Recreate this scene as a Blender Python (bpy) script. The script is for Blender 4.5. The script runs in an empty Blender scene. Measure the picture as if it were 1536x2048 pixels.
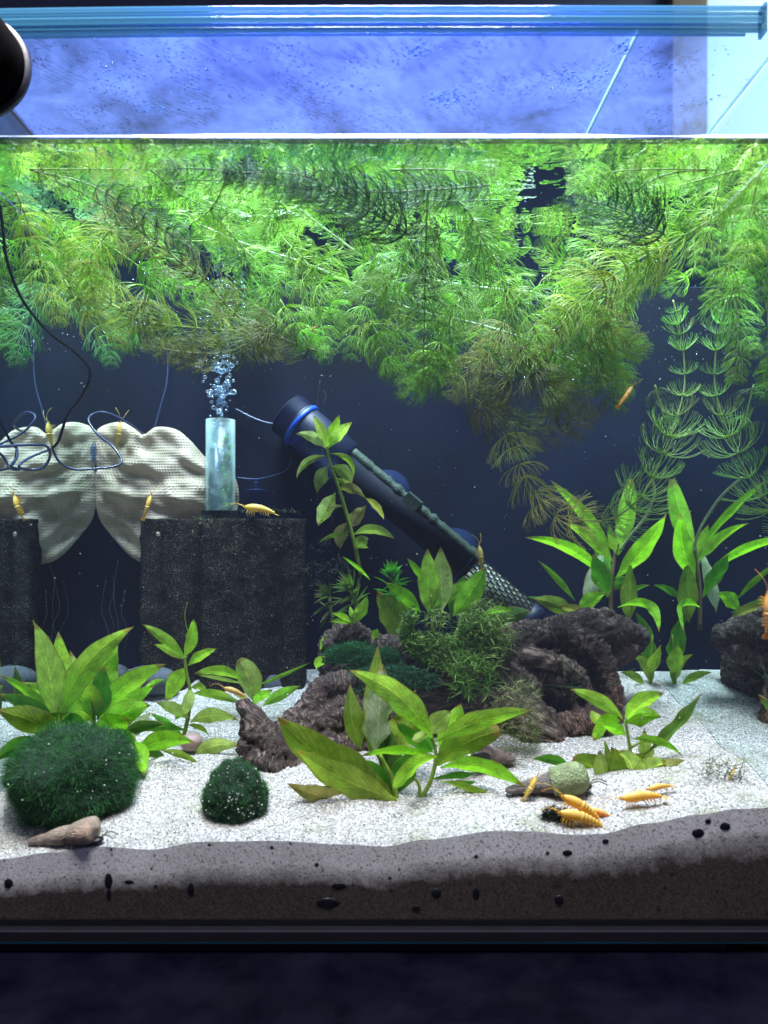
import bpy, bmesh, math, random
from mathutils import Vector, Matrix, noise, Quaternion
random.seed(7)
S = bpy.context.scene
COL = S.collection
# ------------------------------------------------------------------ frame
F = 1479.0            # focal length of the photograph in its own pixels
H = 0.285             # camera height above the table top
D0, D1 = 0.52, 0.825  # inner faces of the front and of the back glass (apparent depth through the water)
XL, XR = -0.312, 0.288
def P(px, py, d):
    return Vector(((px-768)/F*d, d, H+(1085-py)/F*d))
cam = bpy.data.objects.new('camera', bpy.data.cameras.new('camera')); COL.objects.link(cam)
cam.location = (0, 0, H); cam.rotation_euler = (math.pi/2, 0, 0)
cam.data.sensor_width = 36; cam.data.lens = 36*F/2048; cam.data.shift_y = 61/2048
cam.data.clip_start = 0.01; cam.data.clip_end = 50
cam.data.dof.use_dof = True; cam.data.dof.focus_distance = 0.70; cam.data.dof.aperture_fstop = 6.0
S.camera = cam
# ------------------------------------------------------------------ light
W = bpy.data.worlds.new('World'); S.world = W; W.use_nodes = True
W.node_tree.nodes['Background'].inputs[0].default_value = (0.22, 0.25, 0.42, 1)
W.node_tree.nodes['Background'].inputs[1].default_value = 0.42
S.view_settings.view_transform = 'Standard'; S.view_settings.look = 'None'
S.view_settings.exposure = 0; S.view_settings.gamma = 1
S.render.resolution_x = 768; S.render.resolution_y = 1024
S.cycles.use_denoising = True
S.cycles.max_bounces = 10; S.cycles.transparent_max_bounces = 32
S.cycles.diffuse_bounces = 3; S.cycles.glossy_bounces = 5; S.cycles.transmission_bounces = 6
S.cycles.volume_bounces = 0
S.cycles.sample_clamp_indirect = 3
def area(name, loc, rot, sx, sy, col, watt, spread=180):
    l = bpy.data.lights.new(name, 'AREA'); l.shape = 'RECTANGLE'; l.size = sx; l.size_y = sy
    l.color = col; l.energy = watt; l.spread = math.radians(spread)
    o = bpy.data.objects.new(name, l); COL.objects.link(o); o.location = loc
    o.rotation_euler = rot; return o
area('tank_lamp', (-0.01, 0.40, 1.8), (0, 0, 0), 0.66, 0.78, (1.0, 0.975, 0.955), 250)  # overhead lamp, stretched forward past the front glass to light the sand face
area('blue_lamp', (0.015, 0.548, 0.712), (0, 0, 0), 0.30, 0.02, (0.13, 0.08, 1.0), 2.0)
area('wall_fill', (1.35, 1.7, 1.9), (math.radians(35), 0, 0), 0.5, 0.5, (0.72, 0.95, 1.0), 11)  # added light that brightens the pale wall, its source unseen

# ------------------------------------------------------------------ node helpers
class M:
    def __init__(s, name):
        s.m = bpy.data.materials.new(name); s.m.use_nodes = True
        s.t = s.m.node_tree; s.n = s.t.nodes; s.n.clear(); s.out = s.n.new('ShaderNodeOutputMaterial')
    def node(s, typ, **kw):
        x = s.n.new('ShaderNode'+typ)
        for k, v in kw.items():
            if k.startswith('i_'):
                s.set(x.inputs[k[2:].replace('_', ' ')], v)
            elif k.startswith('n_'):
                s.set(x.inputs[int(k[2:])], v)
            else: setattr(x, k, v)
        return x
    def set(s, inp, v):
        if isinstance(v, bpy.types.NodeSocket): s.t.links.new(v, inp)
        elif isinstance(v, bpy.types.Node): s.t.links.new(v.outputs[0], inp)
        else:
            if isinstance(v, (tuple, list)) and len(v) == 3 and inp.type == 'RGBA': v = (*v, 1)
            inp.default_value = v
    def coord(s, kind='Object'): return s.node('TexCoord').outputs[kind]
    def math(s, op, a, b=0.0, c=0.0, clamp=False):
        x = s.node('Math', operation=op, use_clamp=clamp); s.set(x.inputs[0], a); s.set(x.inputs[1], b); s.set(x.inputs[2], c); return x.outputs[0]
    def noise(s, vec, scale, detail=4, rough=.55, dist=0):
        return s.node('TexNoise', i_Vector=vec, i_Scale=scale, i_Detail=detail, i_Roughness=rough, i_Distortion=dist).outputs[0]
    def voro(s, vec, scale, feature='F1', out=0, rnd=1):
        return s.node('TexVoronoi', feature=feature, i_Vector=vec, i_Scale=scale, i_Randomness=rnd).outputs[out]
    def ramp(s, fac, stops, interp='LINEAR'):
        x = s.node('ValToRGB'); x.color_ramp.interpolation = interp; e = x.color_ramp.elements
        while len(e) < len(stops): e.new(.5)
        for q, (p, c) in zip(e, stops):
            q.position = p; q.color = (c, c, c, 1) if isinstance(c, (int, float)) else (*c, 1)
        s.set(x.inputs[0], fac); return x.outputs[0]
    def mix(s, f, a, b, mode='MIX'):
        x = s.node('MixRGB', blend_type=mode); s.set(x.inputs[0], f); s.set(x.inputs[1], a); s.set(x.inputs[2], b); return x.outputs[0]
    def mapping(s, vec, scale=(1, 1, 1), rot=(0, 0, 0)):
        return s.node('Mapping', i_Vector=vec, i_Scale=scale, i_Rotation=rot).outputs[0]
    def bump(s, h, strength=.5, dist=.001, normal=None):
        x = s.node('Bump', i_Strength=strength, i_Distance=dist, i_Height=h)
        if normal is not None: s.set(x.inputs['Normal'], normal)
        return x.outputs[0]
    def bsdf(s, col, rough=.5, bump=None, **kw):
        x = s.node('BsdfPrincipled'); s.set(x.inputs['Base Color'], col); s.set(x.inputs['Roughness'], rough)
        if bump is not None: s.set(x.inputs['Normal'], bump)
        for k, v in kw.items(): s.set(x.inputs[k.replace('_', ' ')], v)
        return x.outputs[0]
    def mixs(s, f, a, b):
        x = s.node('MixShader'); s.set(x.inputs[0], f); s.set(x.inputs[1], a); s.set(x.inputs[2], b); return x.outputs[0]
    def done(s, sh, vol=None):
        if sh is not None: s.t.links.new(sh, s.out.inputs[0])
        if vol is not None: s.t.links.new(vol, s.out.inputs[1])
        return s.m

def simple(name, col, rough=.5, var=.25, scale=40, bump=.3, bscale=200, bd=.0005, **kw):
    m = M(name); c = m.coord()
    n = m.noise(c, scale, 5)
    k = m.ramp(n, [(.3, 1-var), (.7, 1+0*var)])
    col2 = m.mix(1, col, k, 'MULTIPLY')
    b = m.bump(m.noise(c, bscale, 4), bump, bd)
    return m.done(m.bsdf(col2, rough, b, **kw))

def leafy(name, transl=.4, veins=True):
    m = M(name); c = m.coord()
    col = m.node('ObjectInfo').outputs['Color']; rnd = m.node('ObjectInfo').outputs['Random']
    uv = m.node('TexCoord').outputs['UV']
    sep = m.node('SeparateXYZ', i_Vector=uv); u, v = sep.outputs[0], sep.outputs[1]
    a = m.math('ABSOLUTE', m.math('SUBTRACT', u, .5))
    blot = m.noise(c, 90, 5, .6); fine = m.noise(c, 600, 3)
    cc = m.mix(m.ramp(blot, [(.42, 0), (.68, .9)]), col, m.mix(1, col, (.55, .55, .45), 'MULTIPLY'))
    cc = m.mix(m.ramp(m.noise(c, 210, 4, .7), [(.5, 0), (.7, .55)]), cc, m.mix(1, cc, (1.5, 1.15, .8), 'MULTIPLY'))
    cc = m.mix(m.ramp(fine, [(.4, 0), (.8, .35)]), cc, m.mix(1, cc, (1.35, 1.3, 1.25), 'MULTIPLY'))
    h = fine
    if veins:
        rib = m.ramp(a, [(0, 1), (.035, .0)])
        ph = m.math('ADD', m.math('MULTIPLY', v, 11), m.math('MULTIPLY', a, -6))
        ph = m.math('ADD', ph, m.math('MULTIPLY', blot, .5))
        vein = m.math('POWER', m.math('ABSOLUTE', m.math('COSINE', m.math('MULTIPLY', ph, math.pi))), 18)
        cc = m.mix(m.math('MULTIPLY', vein, .3), cc, m.mix(1, cc, (1.8, 1.6, 1.6), 'MULTIPLY'))
        cc = m.mix(m.math('MULTIPLY', rib, .55), cc, m.mix(1, cc, (2.2, 1.8, 2.0), 'MULTIPLY'))
        # pin holes / brown specks
        sp = m.ramp(m.voro(c, 420), [(.10, 1), (.21, 0)])
        cc = m.mix(m.math('MULTIPLY', sp, m.ramp(blot, [(.47, 0), (.55, .85)])), cc, (.12, .10, .02))
        tipb = m.ramp(m.math('ADD', v, m.math('MULTIPLY', blot, .14)), [(.96, 0), (1.04, .85)]); cc = m.mix(tipb, cc, (.34, .22, .06))
        edge = m.ramp(m.math('ADD', a, m.math('MULTIPLY', blot, .06)), [(.46, 0), (.53, .8)])
        cc = m.mix(edge, cc, (.30, .26, .06))
        h = m.math('ADD', m.math('ADD', m.math('MULTIPLY', rib, -1.5), m.math('MULTIPLY', vein, -.5)), fine)
    b = m.bump(h, .5, .0006)
    s1 = m.bsdf(cc, .55, b, Specular_IOR_Level=.3)
    tr = m.node('BsdfTranslucent', i_Color=m.mix(1, cc, (1.15, 1.3, .6), 'MULTIPLY'), i_Normal=b).outputs[0]
    sh = m.mixs(transl, s1, tr)
    if veins:
        hole = m.math('MULTIPLY', m.ramp(m.voro(c, 190), [(.15, 1), (.18, 0)]), m.ramp(m.noise(c, 46, 3), [(.60, 0), (.62, 1)]))
        sh = m.mixs(hole, sh, m.node('BsdfTransparent').outputs[0])
    return m.done(sh)
LEAF = leafy('leaf_tissue', .5); STEMM = leafy('stem_tissue', .2, False)
mm = M('needle_tissue'); oi = mm.node('ObjectInfo')
k = mm.ramp(oi.outputs['Random'], [(0, .72), (1, 1.25)])
nc = mm.mix(1, oi.outputs['Color'], k, 'MULTIPLY')
nc = mm.mix(mm.ramp(mm.noise(mm.coord(), 3, 3), [(.4, 0), (.7, .4)]), nc, mm.mix(1, nc, (1.3, .9, .6), 'MULTIPLY'))
NEEDLE = mm.done(mm.mixs(.35, mm.bsdf(nc, .4), mm.node('BsdfTranslucent', i_Color=mm.mix(1, nc, (1.1, 1.25, .8), 'MULTIPLY')).outputs[0]))

# ------------------------------------------------------------------ mesh helpers
def mesh(name, vs, fs, mats=(), smooth=True, uvs=None):
    me = bpy.data.meshes.new(name); me.from_pydata([tuple(v) for v in vs], [], fs)
    for m_ in (mats if isinstance(mats, (list, tuple)) else [mats]): me.materials.append(m_)
    if smooth: me.polygons.foreach_set('use_smooth', [True]*len(me.polygons))
    if uvs is not None:
        l = me.uv_layers.new(name='UVMap')
        for lp in me.loops: l.data[lp.index].uv = uvs[lp.vertex_index]
    me.update(); return me
def link(name, me, parent=None, loc=None, color=None):
    o = bpy.data.objects.new(name, me); COL.objects.link(o)
    if parent is not None: o.parent = parent
    if loc is not None: o.location = loc
    if color is not None: o.color = (*color, 1)
    return o
def tag(o, label=None, cat=None, group=None, kind=None):
    if label: o['label'] = label
    if cat: o['category'] = cat
    if group: o['group'] = group
    if kind: o['kind'] = kind
    return o
def thing(name, loc, label, cat, group=None):
    o = bpy.data.objects.new(name, None); COL.objects.link(o); o.location = loc; o.empty_display_size = .01
    return tag(o, label, cat, group)
class B:
    """collects geometry for one mesh"""
    def __init__(s): s.v = []; s.f = []
    def add(s, vs, fs):
        k = len(s.v); s.v += [Vector(v) for v in vs]; s.f += [tuple(i+k for i in f) for f in fs]
    def box(s, x0, x1, y0, y1, z0, z1):
        s.add([(x, y, z) for z in (z0, z1) for y in (y0, y1) for x in (x0, x1)],
              [(0, 2, 3, 1), (4, 5, 7, 6), (0, 1, 5, 4), (2, 6, 7, 3), (0, 4, 6, 2), (1, 3, 7, 5)])
    def tube(s, pts, rad, n=8, cap=True, flat=1.0):
        pts = [Vector(p) for p in pts]; N = len(pts)
        if not hasattr(rad, '__len__'): rad = [rad]*N
        up = None; k = len(s.v)
        for i, p in enumerate(pts):
            t = (pts[min(i+1, N-1)]-pts[max(i-1, 0)]).normalized()
            if up is None: up = t.orthogonal().normalized()
            up = (up-t*up.dot(t)); up = up.normalized() if up.length > 1e-6 else t.orthogonal().normalized()
            w = t.cross(up)
            for j in range(n):
                a = 2*math.pi*j/n
                s.v.append(p+(up*math.cos(a)+w*math.sin(a)*flat)*rad[i])
        for i in range(N-1):
            for j in range(n):
                a, b = k+i*n+j, k+i*n+(j+1) % n
                s.f.append((a, b, b+n, a+n))
        if cap:
            s.f.append(tuple(k+j for j in range(n))[::-1]); s.f.append(tuple(k+(N-1)*n+j for j in range(n)))
    def blob(s, c, r, seg=12, ring=8, sc=(1, 1, 1)):
        vs = []; fs = []; c = Vector(c)
        for i in range(ring+1):
            th = math.pi*i/ring
            for j in range(seg):
                ph = 2*math.pi*j/seg
                vs.append(c+Vector((math.sin(th)*math.cos(ph)*sc[0], math.sin(th)*math.sin(ph)*sc[1], math.cos(th)*sc[2]))*r)
        for i in range(ring):
            for j in range(seg):
                a, b = i*seg+j, i*seg+(j+1) % seg
                fs.append((a, a+seg, b+seg, b))
        s.add(vs, fs)
    def lathe(s, prof, c=(0, 0, 0), n=24, axis='Z'):
        k = len(s.v); c = Vector(c)
        for r, z in prof:
            for j in range(n):
                a = 2*math.pi*j/n
                q = (r*math.cos(a), r*math.sin(a), z)
                if axis == 'Y': q = (q[0], q[2], q[1])
                if axis == 'X': q = (q[2], q[0], q[1])
                s.v.append(c+Vector(q))
        for i in range(len(prof)-1):
            for j in range(n):
                a, b = k+i*n+j, k+i*n+(j+1) % n
                s.f.append((a, b, b+n, a+n))
    def mesh(s, name, mat, smooth=True): return mesh(name, s.v, s.f, mat, smooth)
    def build(s, name, mat, parent=None, smooth=True, color=None, off=None):
        if off is not None: s.v = [v-Vector(off) for v in s.v]
        return link(name, s.mesh(name, mat, smooth), parent, None, color)
def catmull(pts, per=6):
    pts = [Vector(p) for p in pts]
    if len(pts) < 3:
        return [pts[0].lerp(pts[-1], i/per) for i in range(per+1)]
    q = [2*pts[0]-pts[1]]+pts+[2*pts[-1]-pts[-2]]; out = []
    for i in range(1, len(q)-2):
        for k in range(per):
            t = k/per; a, b, c, d = q[i-1], q[i], q[i+1], q[i+2]
            out.append(.5*((2*b)+(c-a)*t+(2*a-5*b+4*c-d)*t*t+(3*b-a-3*c+d)*t**3))
    out.append(pts[-1]); return out
def interp(tab, x):
    if x <= tab[0][0]: return tab[0][1]
    for (a, b), (c, d) in zip(tab, tab[1:]):
        if x <= c:
            t = (x-a)/(c-a); t = t*t*(3-2*t); return b+(d-b)*t
    return tab[-1][1]

# ------------------------------------------------------------------ setting: table, walls
m = M('dark_table_top'); c = m.coord()
n1 = m.noise(c, 7, 8, .65); n2 = m.noise(c, 24, 6, .6)
col = m.ramp(m.math('MULTIPLY', n1, n2), [(.14, (.00005, .0001, .0010)), (.36, (.0007, .0008, .0030))])
TABLE = m.done(m.bsdf(col, m.ramp(n2, [(.3, .35), (.7, .6)]), m.bump(n2, .2, .001), Specular_IOR_Level=.03))
b = B(); b.box(-1.6, 1.6, -.2, 1.15, -.04, 0)
o = b.build('table_top', TABLE, None, False); tag(o, kind='structure')
ROOM = simple('wall_paint', (.09, .10, .16), .8, .1, 3, .2, 60)
b = B(); b.box(-3, .86, 2.25, 2.35, -1, 3); tag(b.build('wall', ROOM, None, False), kind='structure')
PALE = simple('pale_wall_paint', (.80, .86, .86), .8, .05, 3, .2, 60)
b = B(); b.box(.965, 3, 2.28, 2.36, -1, 3); tag(b.build('pale_wall', PALE, None, False), kind='structure')
DOORM = simple('brown_wood_trim', (.20, .13, .09), .5, .4, 12, .3, 90)
b = B(); b.box(.86, .962, 2.2, 2.34, -1, 3); o = b.build('door_frame', DOORM, None, False)
tag(o, 'brown upright door frame seen through the lid beside the pale wall', 'door frame')
b = B(); b.box(-3, 3, -3, 2.4, -1.02, -1.0); tag(b.build('floor', TABLE, None, False), kind='structure')

# ------------------------------------------------------------------ glass
def glass(name, tint=(.94, .98, .97), tir=False, low=.04, wav=0.0, rim=.9):
    m = M(name); nrm = None
    if wav:
        c = m.coord()
        h = m.math('ADD', m.noise(m.mapping(c, (1, 1.6, 1)), 26, 2, .5, .4), m.math('MULTIPLY', m.noise(c, 90, 2), .2))
        nrm = m.bump(h, 1.0, wav)
    lw = m.node('LayerWeight', i_Blend=.5).outputs['Facing']   # 1-|cos|
    back = m.node('NewGeometry').outputs['Backfacing']
    fr = m.math('ADD', m.math('MULTIPLY', m.math('POWER', lw, 5), 1-low), low)
    fac = fr
    if tir:
        t = m.math('MULTIPLY', m.ramp(lw, [(.33, 0), (.36, rim)]), back)
        fac = m.math('MAXIMUM', fr, t)
    gl = m.node('BsdfGlossy', i_Color=(.78, .88, .87) if tir else (1, 1, 1), i_Roughness=.012 if tir else .02)
    if nrm is not None: m.set(gl.inputs['Normal'], nrm)
    tr = m.node('BsdfTransparent', i_Color=tint)
    return m.done(m.mixs(fac, tr.outputs[0], gl.outputs[0]))
FRONTG = glass('front_glass', tint=(.975, .985, .99)); SIDEG = glass('side_glass_under_water', tir=True, rim=1); WATERG = glass('water_surface', tint=(.98, 1, 1), tir=True, low=.02, wav=.0016, rim=1)
AIRG = glass('glass_above_water', tint=(.80, .93, .97), low=.06)
m = M('back_film'); c = m.coord(); n = m.noise(c, 9, 4, .5, .6)
colb = m.ramp(n, [(.3, (.001, .003, .010)), (.7, (.004, .009, .026))])
BACKM = m.done(m.bsdf(colb, .6, None, Specular_IOR_Level=.15))
BLACKP = simple('black_plastic', (.006, .006, .010), .5, .2, 30, .2, 300, Specular_IOR_Level=.15)
ZT = H+(1085-62)/F*D0       # top of the front glass
ZW = H+(1085-276)/F*D0      # water line
ZF = H+(1085-1840)/F*D0     # tank floor
tank = thing('aquarium', (0, D0, ZF), 'large clear glass aquarium standing on the dark table', 'aquarium')
T0 = Vector((0, D0, ZF))
b = B(); b.box(XL-.006, XR+.006, D0-.006, D0, ZF-.004, ZT); b.build('front_glass', FRONTG, tank, False, off=T0)
for X, sgn in ((XL, -1), (XR, 1)):
    b = B()
    vs = [(X, D0+.0005, ZF), (X, D1, ZF), (X, D1, ZW), (X, D0+.0005, ZW)]
    b.add(vs, [(0, 1, 2, 3)] if sgn < 0 else [(3, 2, 1, 0)])
    # make sure the normal looks outward
    me = b.mesh('side_glass', SIDEG, False)
    o = link('side_glass', me, tank, None)
    for v in me.vertices: v.co -= T0
    n_ = me.polygons[0].normal
    if n_.x*sgn < 0: me.flip_normals()
    b = B(); b.box(min(X, X+sgn*.005), max(X, X+sgn*.005), D0+.0005, D1, ZW+.0006, ZT); b.build('upper_side_glass', AIRG, tank, False, off=T0)
b = B(); b.box(XL-.006, XR+.006, D1, D1+.006, ZF-.004, ZW); b.build('back_glass', BACKM, tank, False, off=T0)
b = B(); b.box(XL-.006, XR+.006, D1+.0005, D1+.005, ZW+.0005, ZT); b.build('upper_back_glass', AIRG, tank, False, off=T0)
b = B(); b.box(XL-.007, XR+.007, D0-.0075, D1+.008, .0082, ZF-.0045); b.build('base_frame', BLACKP, tank, False, off=T0)
TEAL = simple('glass_edge', (.06, .40, .48), .15, .5, 10, .2, 90)
b = B(); b.box(XL-.006, XR+.006, D0-.0068, D1+.007, .0066, .0080); b.build('base_glass', TEAL, tank, False, off=T0)
b = B(); b.box(XL+.0, XR, D0+.001, D1-.001, ZF-.004, ZF-.0005); b.build('tank_floor', BLACKP, tank, False, off=T0)
FOAMM = simple('foam_mat_rubber', (.008, .008, .012), .9, .3, 60, .5, 700)
b = B(); b.box(XL-.03, (1447-768)/F*D0, D0-.004, D1+.02, .0002, .0063); o = b.build('foam_mat', FOAMM, None, False)
tag(o, 'thin black foam mat squeezed between the aquarium and the table', 'mat')

# white bead at the water line: lamp glow in the meniscus painted in
m = M('meniscus_glow'); c = m.coord()
GLOWM = m.done(m.mixs(.55, m.bsdf(m.ramp(m.noise(c, 120, 5), [(.35, (.55, .6, .7)), (.6, (.95, .95, .95))]), .3, m.bump(m.noise(c, 300, 3), 1, .001)), m.node('BsdfTranslucent', i_Color=(.95, .97, 1, 1)).outputs[0]))
b = B(); k0 = 260
rings = []
for i in range(k0+1):
    x = XL+(XR-XL)*i/k0; hf = interp([(-.31, .25), (-.2, .5), (-.12, 1), (.13, 1.0), (.2, .3), (.24, .8), (.29, .9)], x); nz = noise.noise(Vector((x*55, 0, 3)))*.0009+noise.noise(Vector((x*14, 5, 3)))*.0006
    h_ = (.0032+nz)*hf; w_ = .0022*hf
    rings.append([(x, D0+.0006, ZW+.0012), (x, D0+.0006, ZW+.0014+h_*.55), (x, D0+.0006+w_*.35, ZW+.0014+h_*.4), (x, D0+.0006+w_, ZW+.0016)])
b.v = [Vector(q) for r in rings for q in r]
for i in range(k0):
    for j in range(3): a = i*4+j; b.f.append((a, a+4, a+5, a+1))
b.build('meniscus_glow', GLOWM, tank, True, off=T0)
WLSHADE = M('waterline_shade'); AL_ = WLSHADE.coord()  # dark strip under the water line, the shade there painted as colour
WLSHADE = WLSHADE.done(WLSHADE.mixs(WLSHADE.ramp(WLSHADE.noise(WLSHADE.mapping(AL_, (1, 1, 3)), 30, 5, .6), [(.3, .35), (.7, .95)]), WLSHADE.node('BsdfTransparent').outputs[0], WLSHADE.bsdf((.02, .035, .015), .4)))
b = B(); b.add([(XL, D0+.0004, ZW-.0040), (XR, D0+.0004, ZW-.0040), (XR, D0+.0004, ZW+.0004), (XL, D0+.0004, ZW+.0004)], [(0, 1, 2, 3)]); b.build('waterline_shade', WLSHADE, tank, False, off=T0)
# water surface sheet (mirror from below)
b = B(); nx, ny = 60, 34; vs = []; fs = []
for j in range(ny+1):
    for i in range(nx+1):
        x = XL+.0008+(XR-XL-.0016)*i/nx; y = D0+.0012+(D1-D0-.002)*j/ny
        vs.append((x, y, ZW+noise.noise(Vector((x*22, y*30, 0)))*.0009*min(1, j/4)))
for j in range(ny):
    for i in range(nx): a = j*(nx+1)+i; fs.append((a, a+1, a+nx+2, a+nx+1))
me = mesh('water_surface', vs, fs, WATERG); o = link('water_surface', me); tag(o, kind='structure')
# body of water: very thin haze
m = M('water_body'); v_ = m.node('VolumePrincipled', i_Color=(.5, .6, .9, 1), i_Density=.04, i_Anisotropy=.2)
WATERV = m.done(None, v_.outputs[0])
b = B(); b.box(XL+.0015, XR-.0015, D0+.0018, D1-.0015, ZF+.001, ZW-.004); o = b.build('water', WATERV, None, False); tag(o, kind='structure')

# ------------------------------------------------------------------ sand
FR = [(-130, 1735), (0, 1722), (100, 1708), (200, 1697), (300, 1703), (400, 1688), (550, 1685), (700, 1693), (768, 1697), (850, 1683), (1000, 1665), (1060, 1667), (1150, 1674), (1200, 1672), (1300, 1650), (1400, 1632), (1480, 1621), (1600, 1616)]
def front_z(x): return H+(1085-interp(FR, 768+x/D0*F))/F*D0
ZB = H+(1085-1338)/F*D1
def sand_z(x, d):
    t = max(0, min(1, (d-D0)/(D1-D0)))
    z = front_z(x)*(1-t)+ZB*t
    k = min(1, t*6)
    z += k*(.0110*noise.noise(Vector((x*11, d*15, 2)))+.002*noise.noise(Vector((x*45, d*45, 7)))+.0006*noise.noise(Vector((x*170, d*170, 7))))
    return z
def on_sand(px, py):
    d = D0+.003
    while d < D1-.004:
        p = P(px, py, d)
        if p.z <= sand_z(p.x, d)+.0002 and P(px, py, d).z <= sand_z(p.x, d): return d
        d += .001
    return D1-.006
m = M('sand_grains'); c = m.coord()
vn = m.node('TexVoronoi', i_Vector=c, i_Scale=820.0); g = vn.outputs['Color']
gs = m.node('SeparateColor', i_Color=g).outputs[0]
col = m.ramp(gs, [(0, (.12, .11, .10)), (.07, (.27, .25, .245)), (.5, (.44, .41, .39)), (.85, (.60, .57, .55)), (1, (.93, .91, .91))])
big = m.noise(c, 16, 5, .6); algae = m.ramp(m.noise(c, 24, 5, .62), [(.53, 0), (.68, .6)])
col = m.mix(m.ramp(big, [(.35, .45), (.6, 0)]), col, m.mix(1, col, (.80, .78, .74), 'MULTIPLY'))
col = m.mix(algae, col, m.mix(1, col, (.55, .62, .34), 'MULTIPLY'))
bl = m.ramp(m.voro(c, 230), [(.09, 1), (.14, 0)])
col = m.mix(m.math('MULTIPLY', bl, m.ramp(m.noise(c, 60, 3), [(.52, 0), (.6, .85)])), col, (.05, .045, .04))
hb = m.bump(m.math('ADD', m.voro(c, 820), m.math('MULTIPLY', m.noise(c, 250, 4), 1.2)), 1.0, .0009)
SAND = m.done(m.bsdf(col, .55, hb))
# sand face at the glass: bright upper, dim lower band, light bleed painted in
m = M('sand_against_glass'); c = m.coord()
at = m.node('Attribute', attribute_name='shade_band').outputs['Fac']
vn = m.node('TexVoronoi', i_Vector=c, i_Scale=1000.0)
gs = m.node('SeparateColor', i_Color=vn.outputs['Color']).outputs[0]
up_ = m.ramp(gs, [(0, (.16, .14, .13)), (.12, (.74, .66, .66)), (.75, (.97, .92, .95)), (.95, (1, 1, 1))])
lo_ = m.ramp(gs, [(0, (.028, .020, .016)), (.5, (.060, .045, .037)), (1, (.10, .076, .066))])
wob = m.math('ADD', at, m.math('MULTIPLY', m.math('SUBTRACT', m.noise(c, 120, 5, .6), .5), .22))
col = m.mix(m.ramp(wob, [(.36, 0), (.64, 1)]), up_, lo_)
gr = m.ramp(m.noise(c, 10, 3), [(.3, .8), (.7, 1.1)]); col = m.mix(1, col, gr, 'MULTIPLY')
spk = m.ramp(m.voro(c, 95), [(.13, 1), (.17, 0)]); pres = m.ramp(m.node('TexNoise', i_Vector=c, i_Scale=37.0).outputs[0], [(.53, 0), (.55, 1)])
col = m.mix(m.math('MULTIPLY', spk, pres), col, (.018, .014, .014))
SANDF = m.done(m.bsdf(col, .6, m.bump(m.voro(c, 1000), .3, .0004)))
NX, NY = 330, 170; vs = []; fs = []
for j in range(NY+1):
    d = D0+.0022+(D1-.001-D0-.0022)*(j/NY)
    for i in range(NX+1):
        x = XL+.0003+(XR-XL-.0006)*i/NX
        vs.append((x, d, sand_z(x, d)))
for j in range(NY):
    for i in range(NX): a = j*(NX+1)+i; fs.append((a, a+1, a+NX+2, a+NX+1))
o = link('sand', mesh('sand', vs, fs, SAND)); tag(o, 'pale sand covering the tank floor', None, None, 'structure')
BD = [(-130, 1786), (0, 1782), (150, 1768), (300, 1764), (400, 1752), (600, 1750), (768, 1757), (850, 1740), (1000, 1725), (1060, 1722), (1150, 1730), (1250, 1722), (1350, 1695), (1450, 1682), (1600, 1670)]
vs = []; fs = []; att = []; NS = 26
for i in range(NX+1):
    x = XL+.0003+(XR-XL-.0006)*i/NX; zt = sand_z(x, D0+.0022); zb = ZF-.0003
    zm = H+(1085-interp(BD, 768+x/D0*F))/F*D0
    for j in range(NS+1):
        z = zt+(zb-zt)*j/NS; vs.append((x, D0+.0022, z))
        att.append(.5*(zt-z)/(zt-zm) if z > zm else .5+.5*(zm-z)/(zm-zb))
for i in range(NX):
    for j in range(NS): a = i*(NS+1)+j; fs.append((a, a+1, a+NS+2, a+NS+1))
me = mesh('sand_front', vs, fs, SANDF); A = me.attributes.new('shade_band', 'FLOAT', 'POINT'); A.data.foreach_set('value', att)
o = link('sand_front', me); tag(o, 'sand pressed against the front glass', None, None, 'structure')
# loose grains lying proud on the sand surface
GR = M('loose_grain'); rr = GR.node('NewGeometry').outputs['Random Per Island']
GRAIN = GR.done(GR.bsdf(GR.ramp(rr, [(0, (.05, .04, .035)), (.2, (.10, .09, .08)), (.25, (.42, .39, .35)), (.7, (.6, .58, .54)), (1, (.95, .95, .93))]), .35))
b = B(); rg = random.Random(3)
for i in range(9000):
    x = rg.uniform(XL+.004, XR-.004); t = rg.random()**1.5; d = D0+.004+t*.27; r = rg.uniform(.0004, .0009)
    z = sand_z(x, d); q = Quaternion((rg.random(), rg.random(), rg.random(), rg.random())).normalized()
    vs = [Vector((x, d, z+r*.3))+q@(Vector(k)*r) for k in ((1, 0, 0), (-.8, .1, 0), (0, 1, 0), (0, -.9, .1), (0, 0, .8), (0, .1, -.8))]
    b.add(vs, [(0, 2, 4), (2, 1, 4), (1, 3, 4), (3, 0, 4), (2, 0, 5), (1, 2, 5), (3, 1, 5), (0, 3, 5)])
o = b.build('sand_grains', GRAIN, None, False); tag(o, 'loose sand grains scattered over the sand bed', 'sand', None, 'stuff')
# ------------------------------------------------------------------ lid, rails, lamp
m = M('wet_lid_glass'); c = m.coord()
n1 = m.noise(c, 11, 6, .65, .5); n2 = m.noise(c, 150, 4, .6)
drop = m.ramp(m.voro(c, 260), [(.18, 1), (.30, 0)])
dm = m.math('MULTIPLY', drop, m.ramp(m.noise(c, 22, 4), [(.48, 0), (.56, 1)]))
scr = m.node('TexWave', i_Vector=m.mapping(c, (1, 1, 1), (0, 0, .75)), i_Scale=34.0, i_Distortion=3.0, i_Detail=3.0).outputs['Fac']
scr = m.math('MULTIPLY', m.ramp(scr, [(.86, 0), (.97, 1)]), m.ramp(m.noise(m.mapping(c, (2, 7, 1), (0, 0, .75)), 9, 3), [(.52, 0), (.60, 1)]))
hz = m.math('MULTIPLY', m.ramp(n1, [(.32, .03), (.68, .30)]), m.ramp(n2, [(.35, .75), (.6, 1)]))
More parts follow.
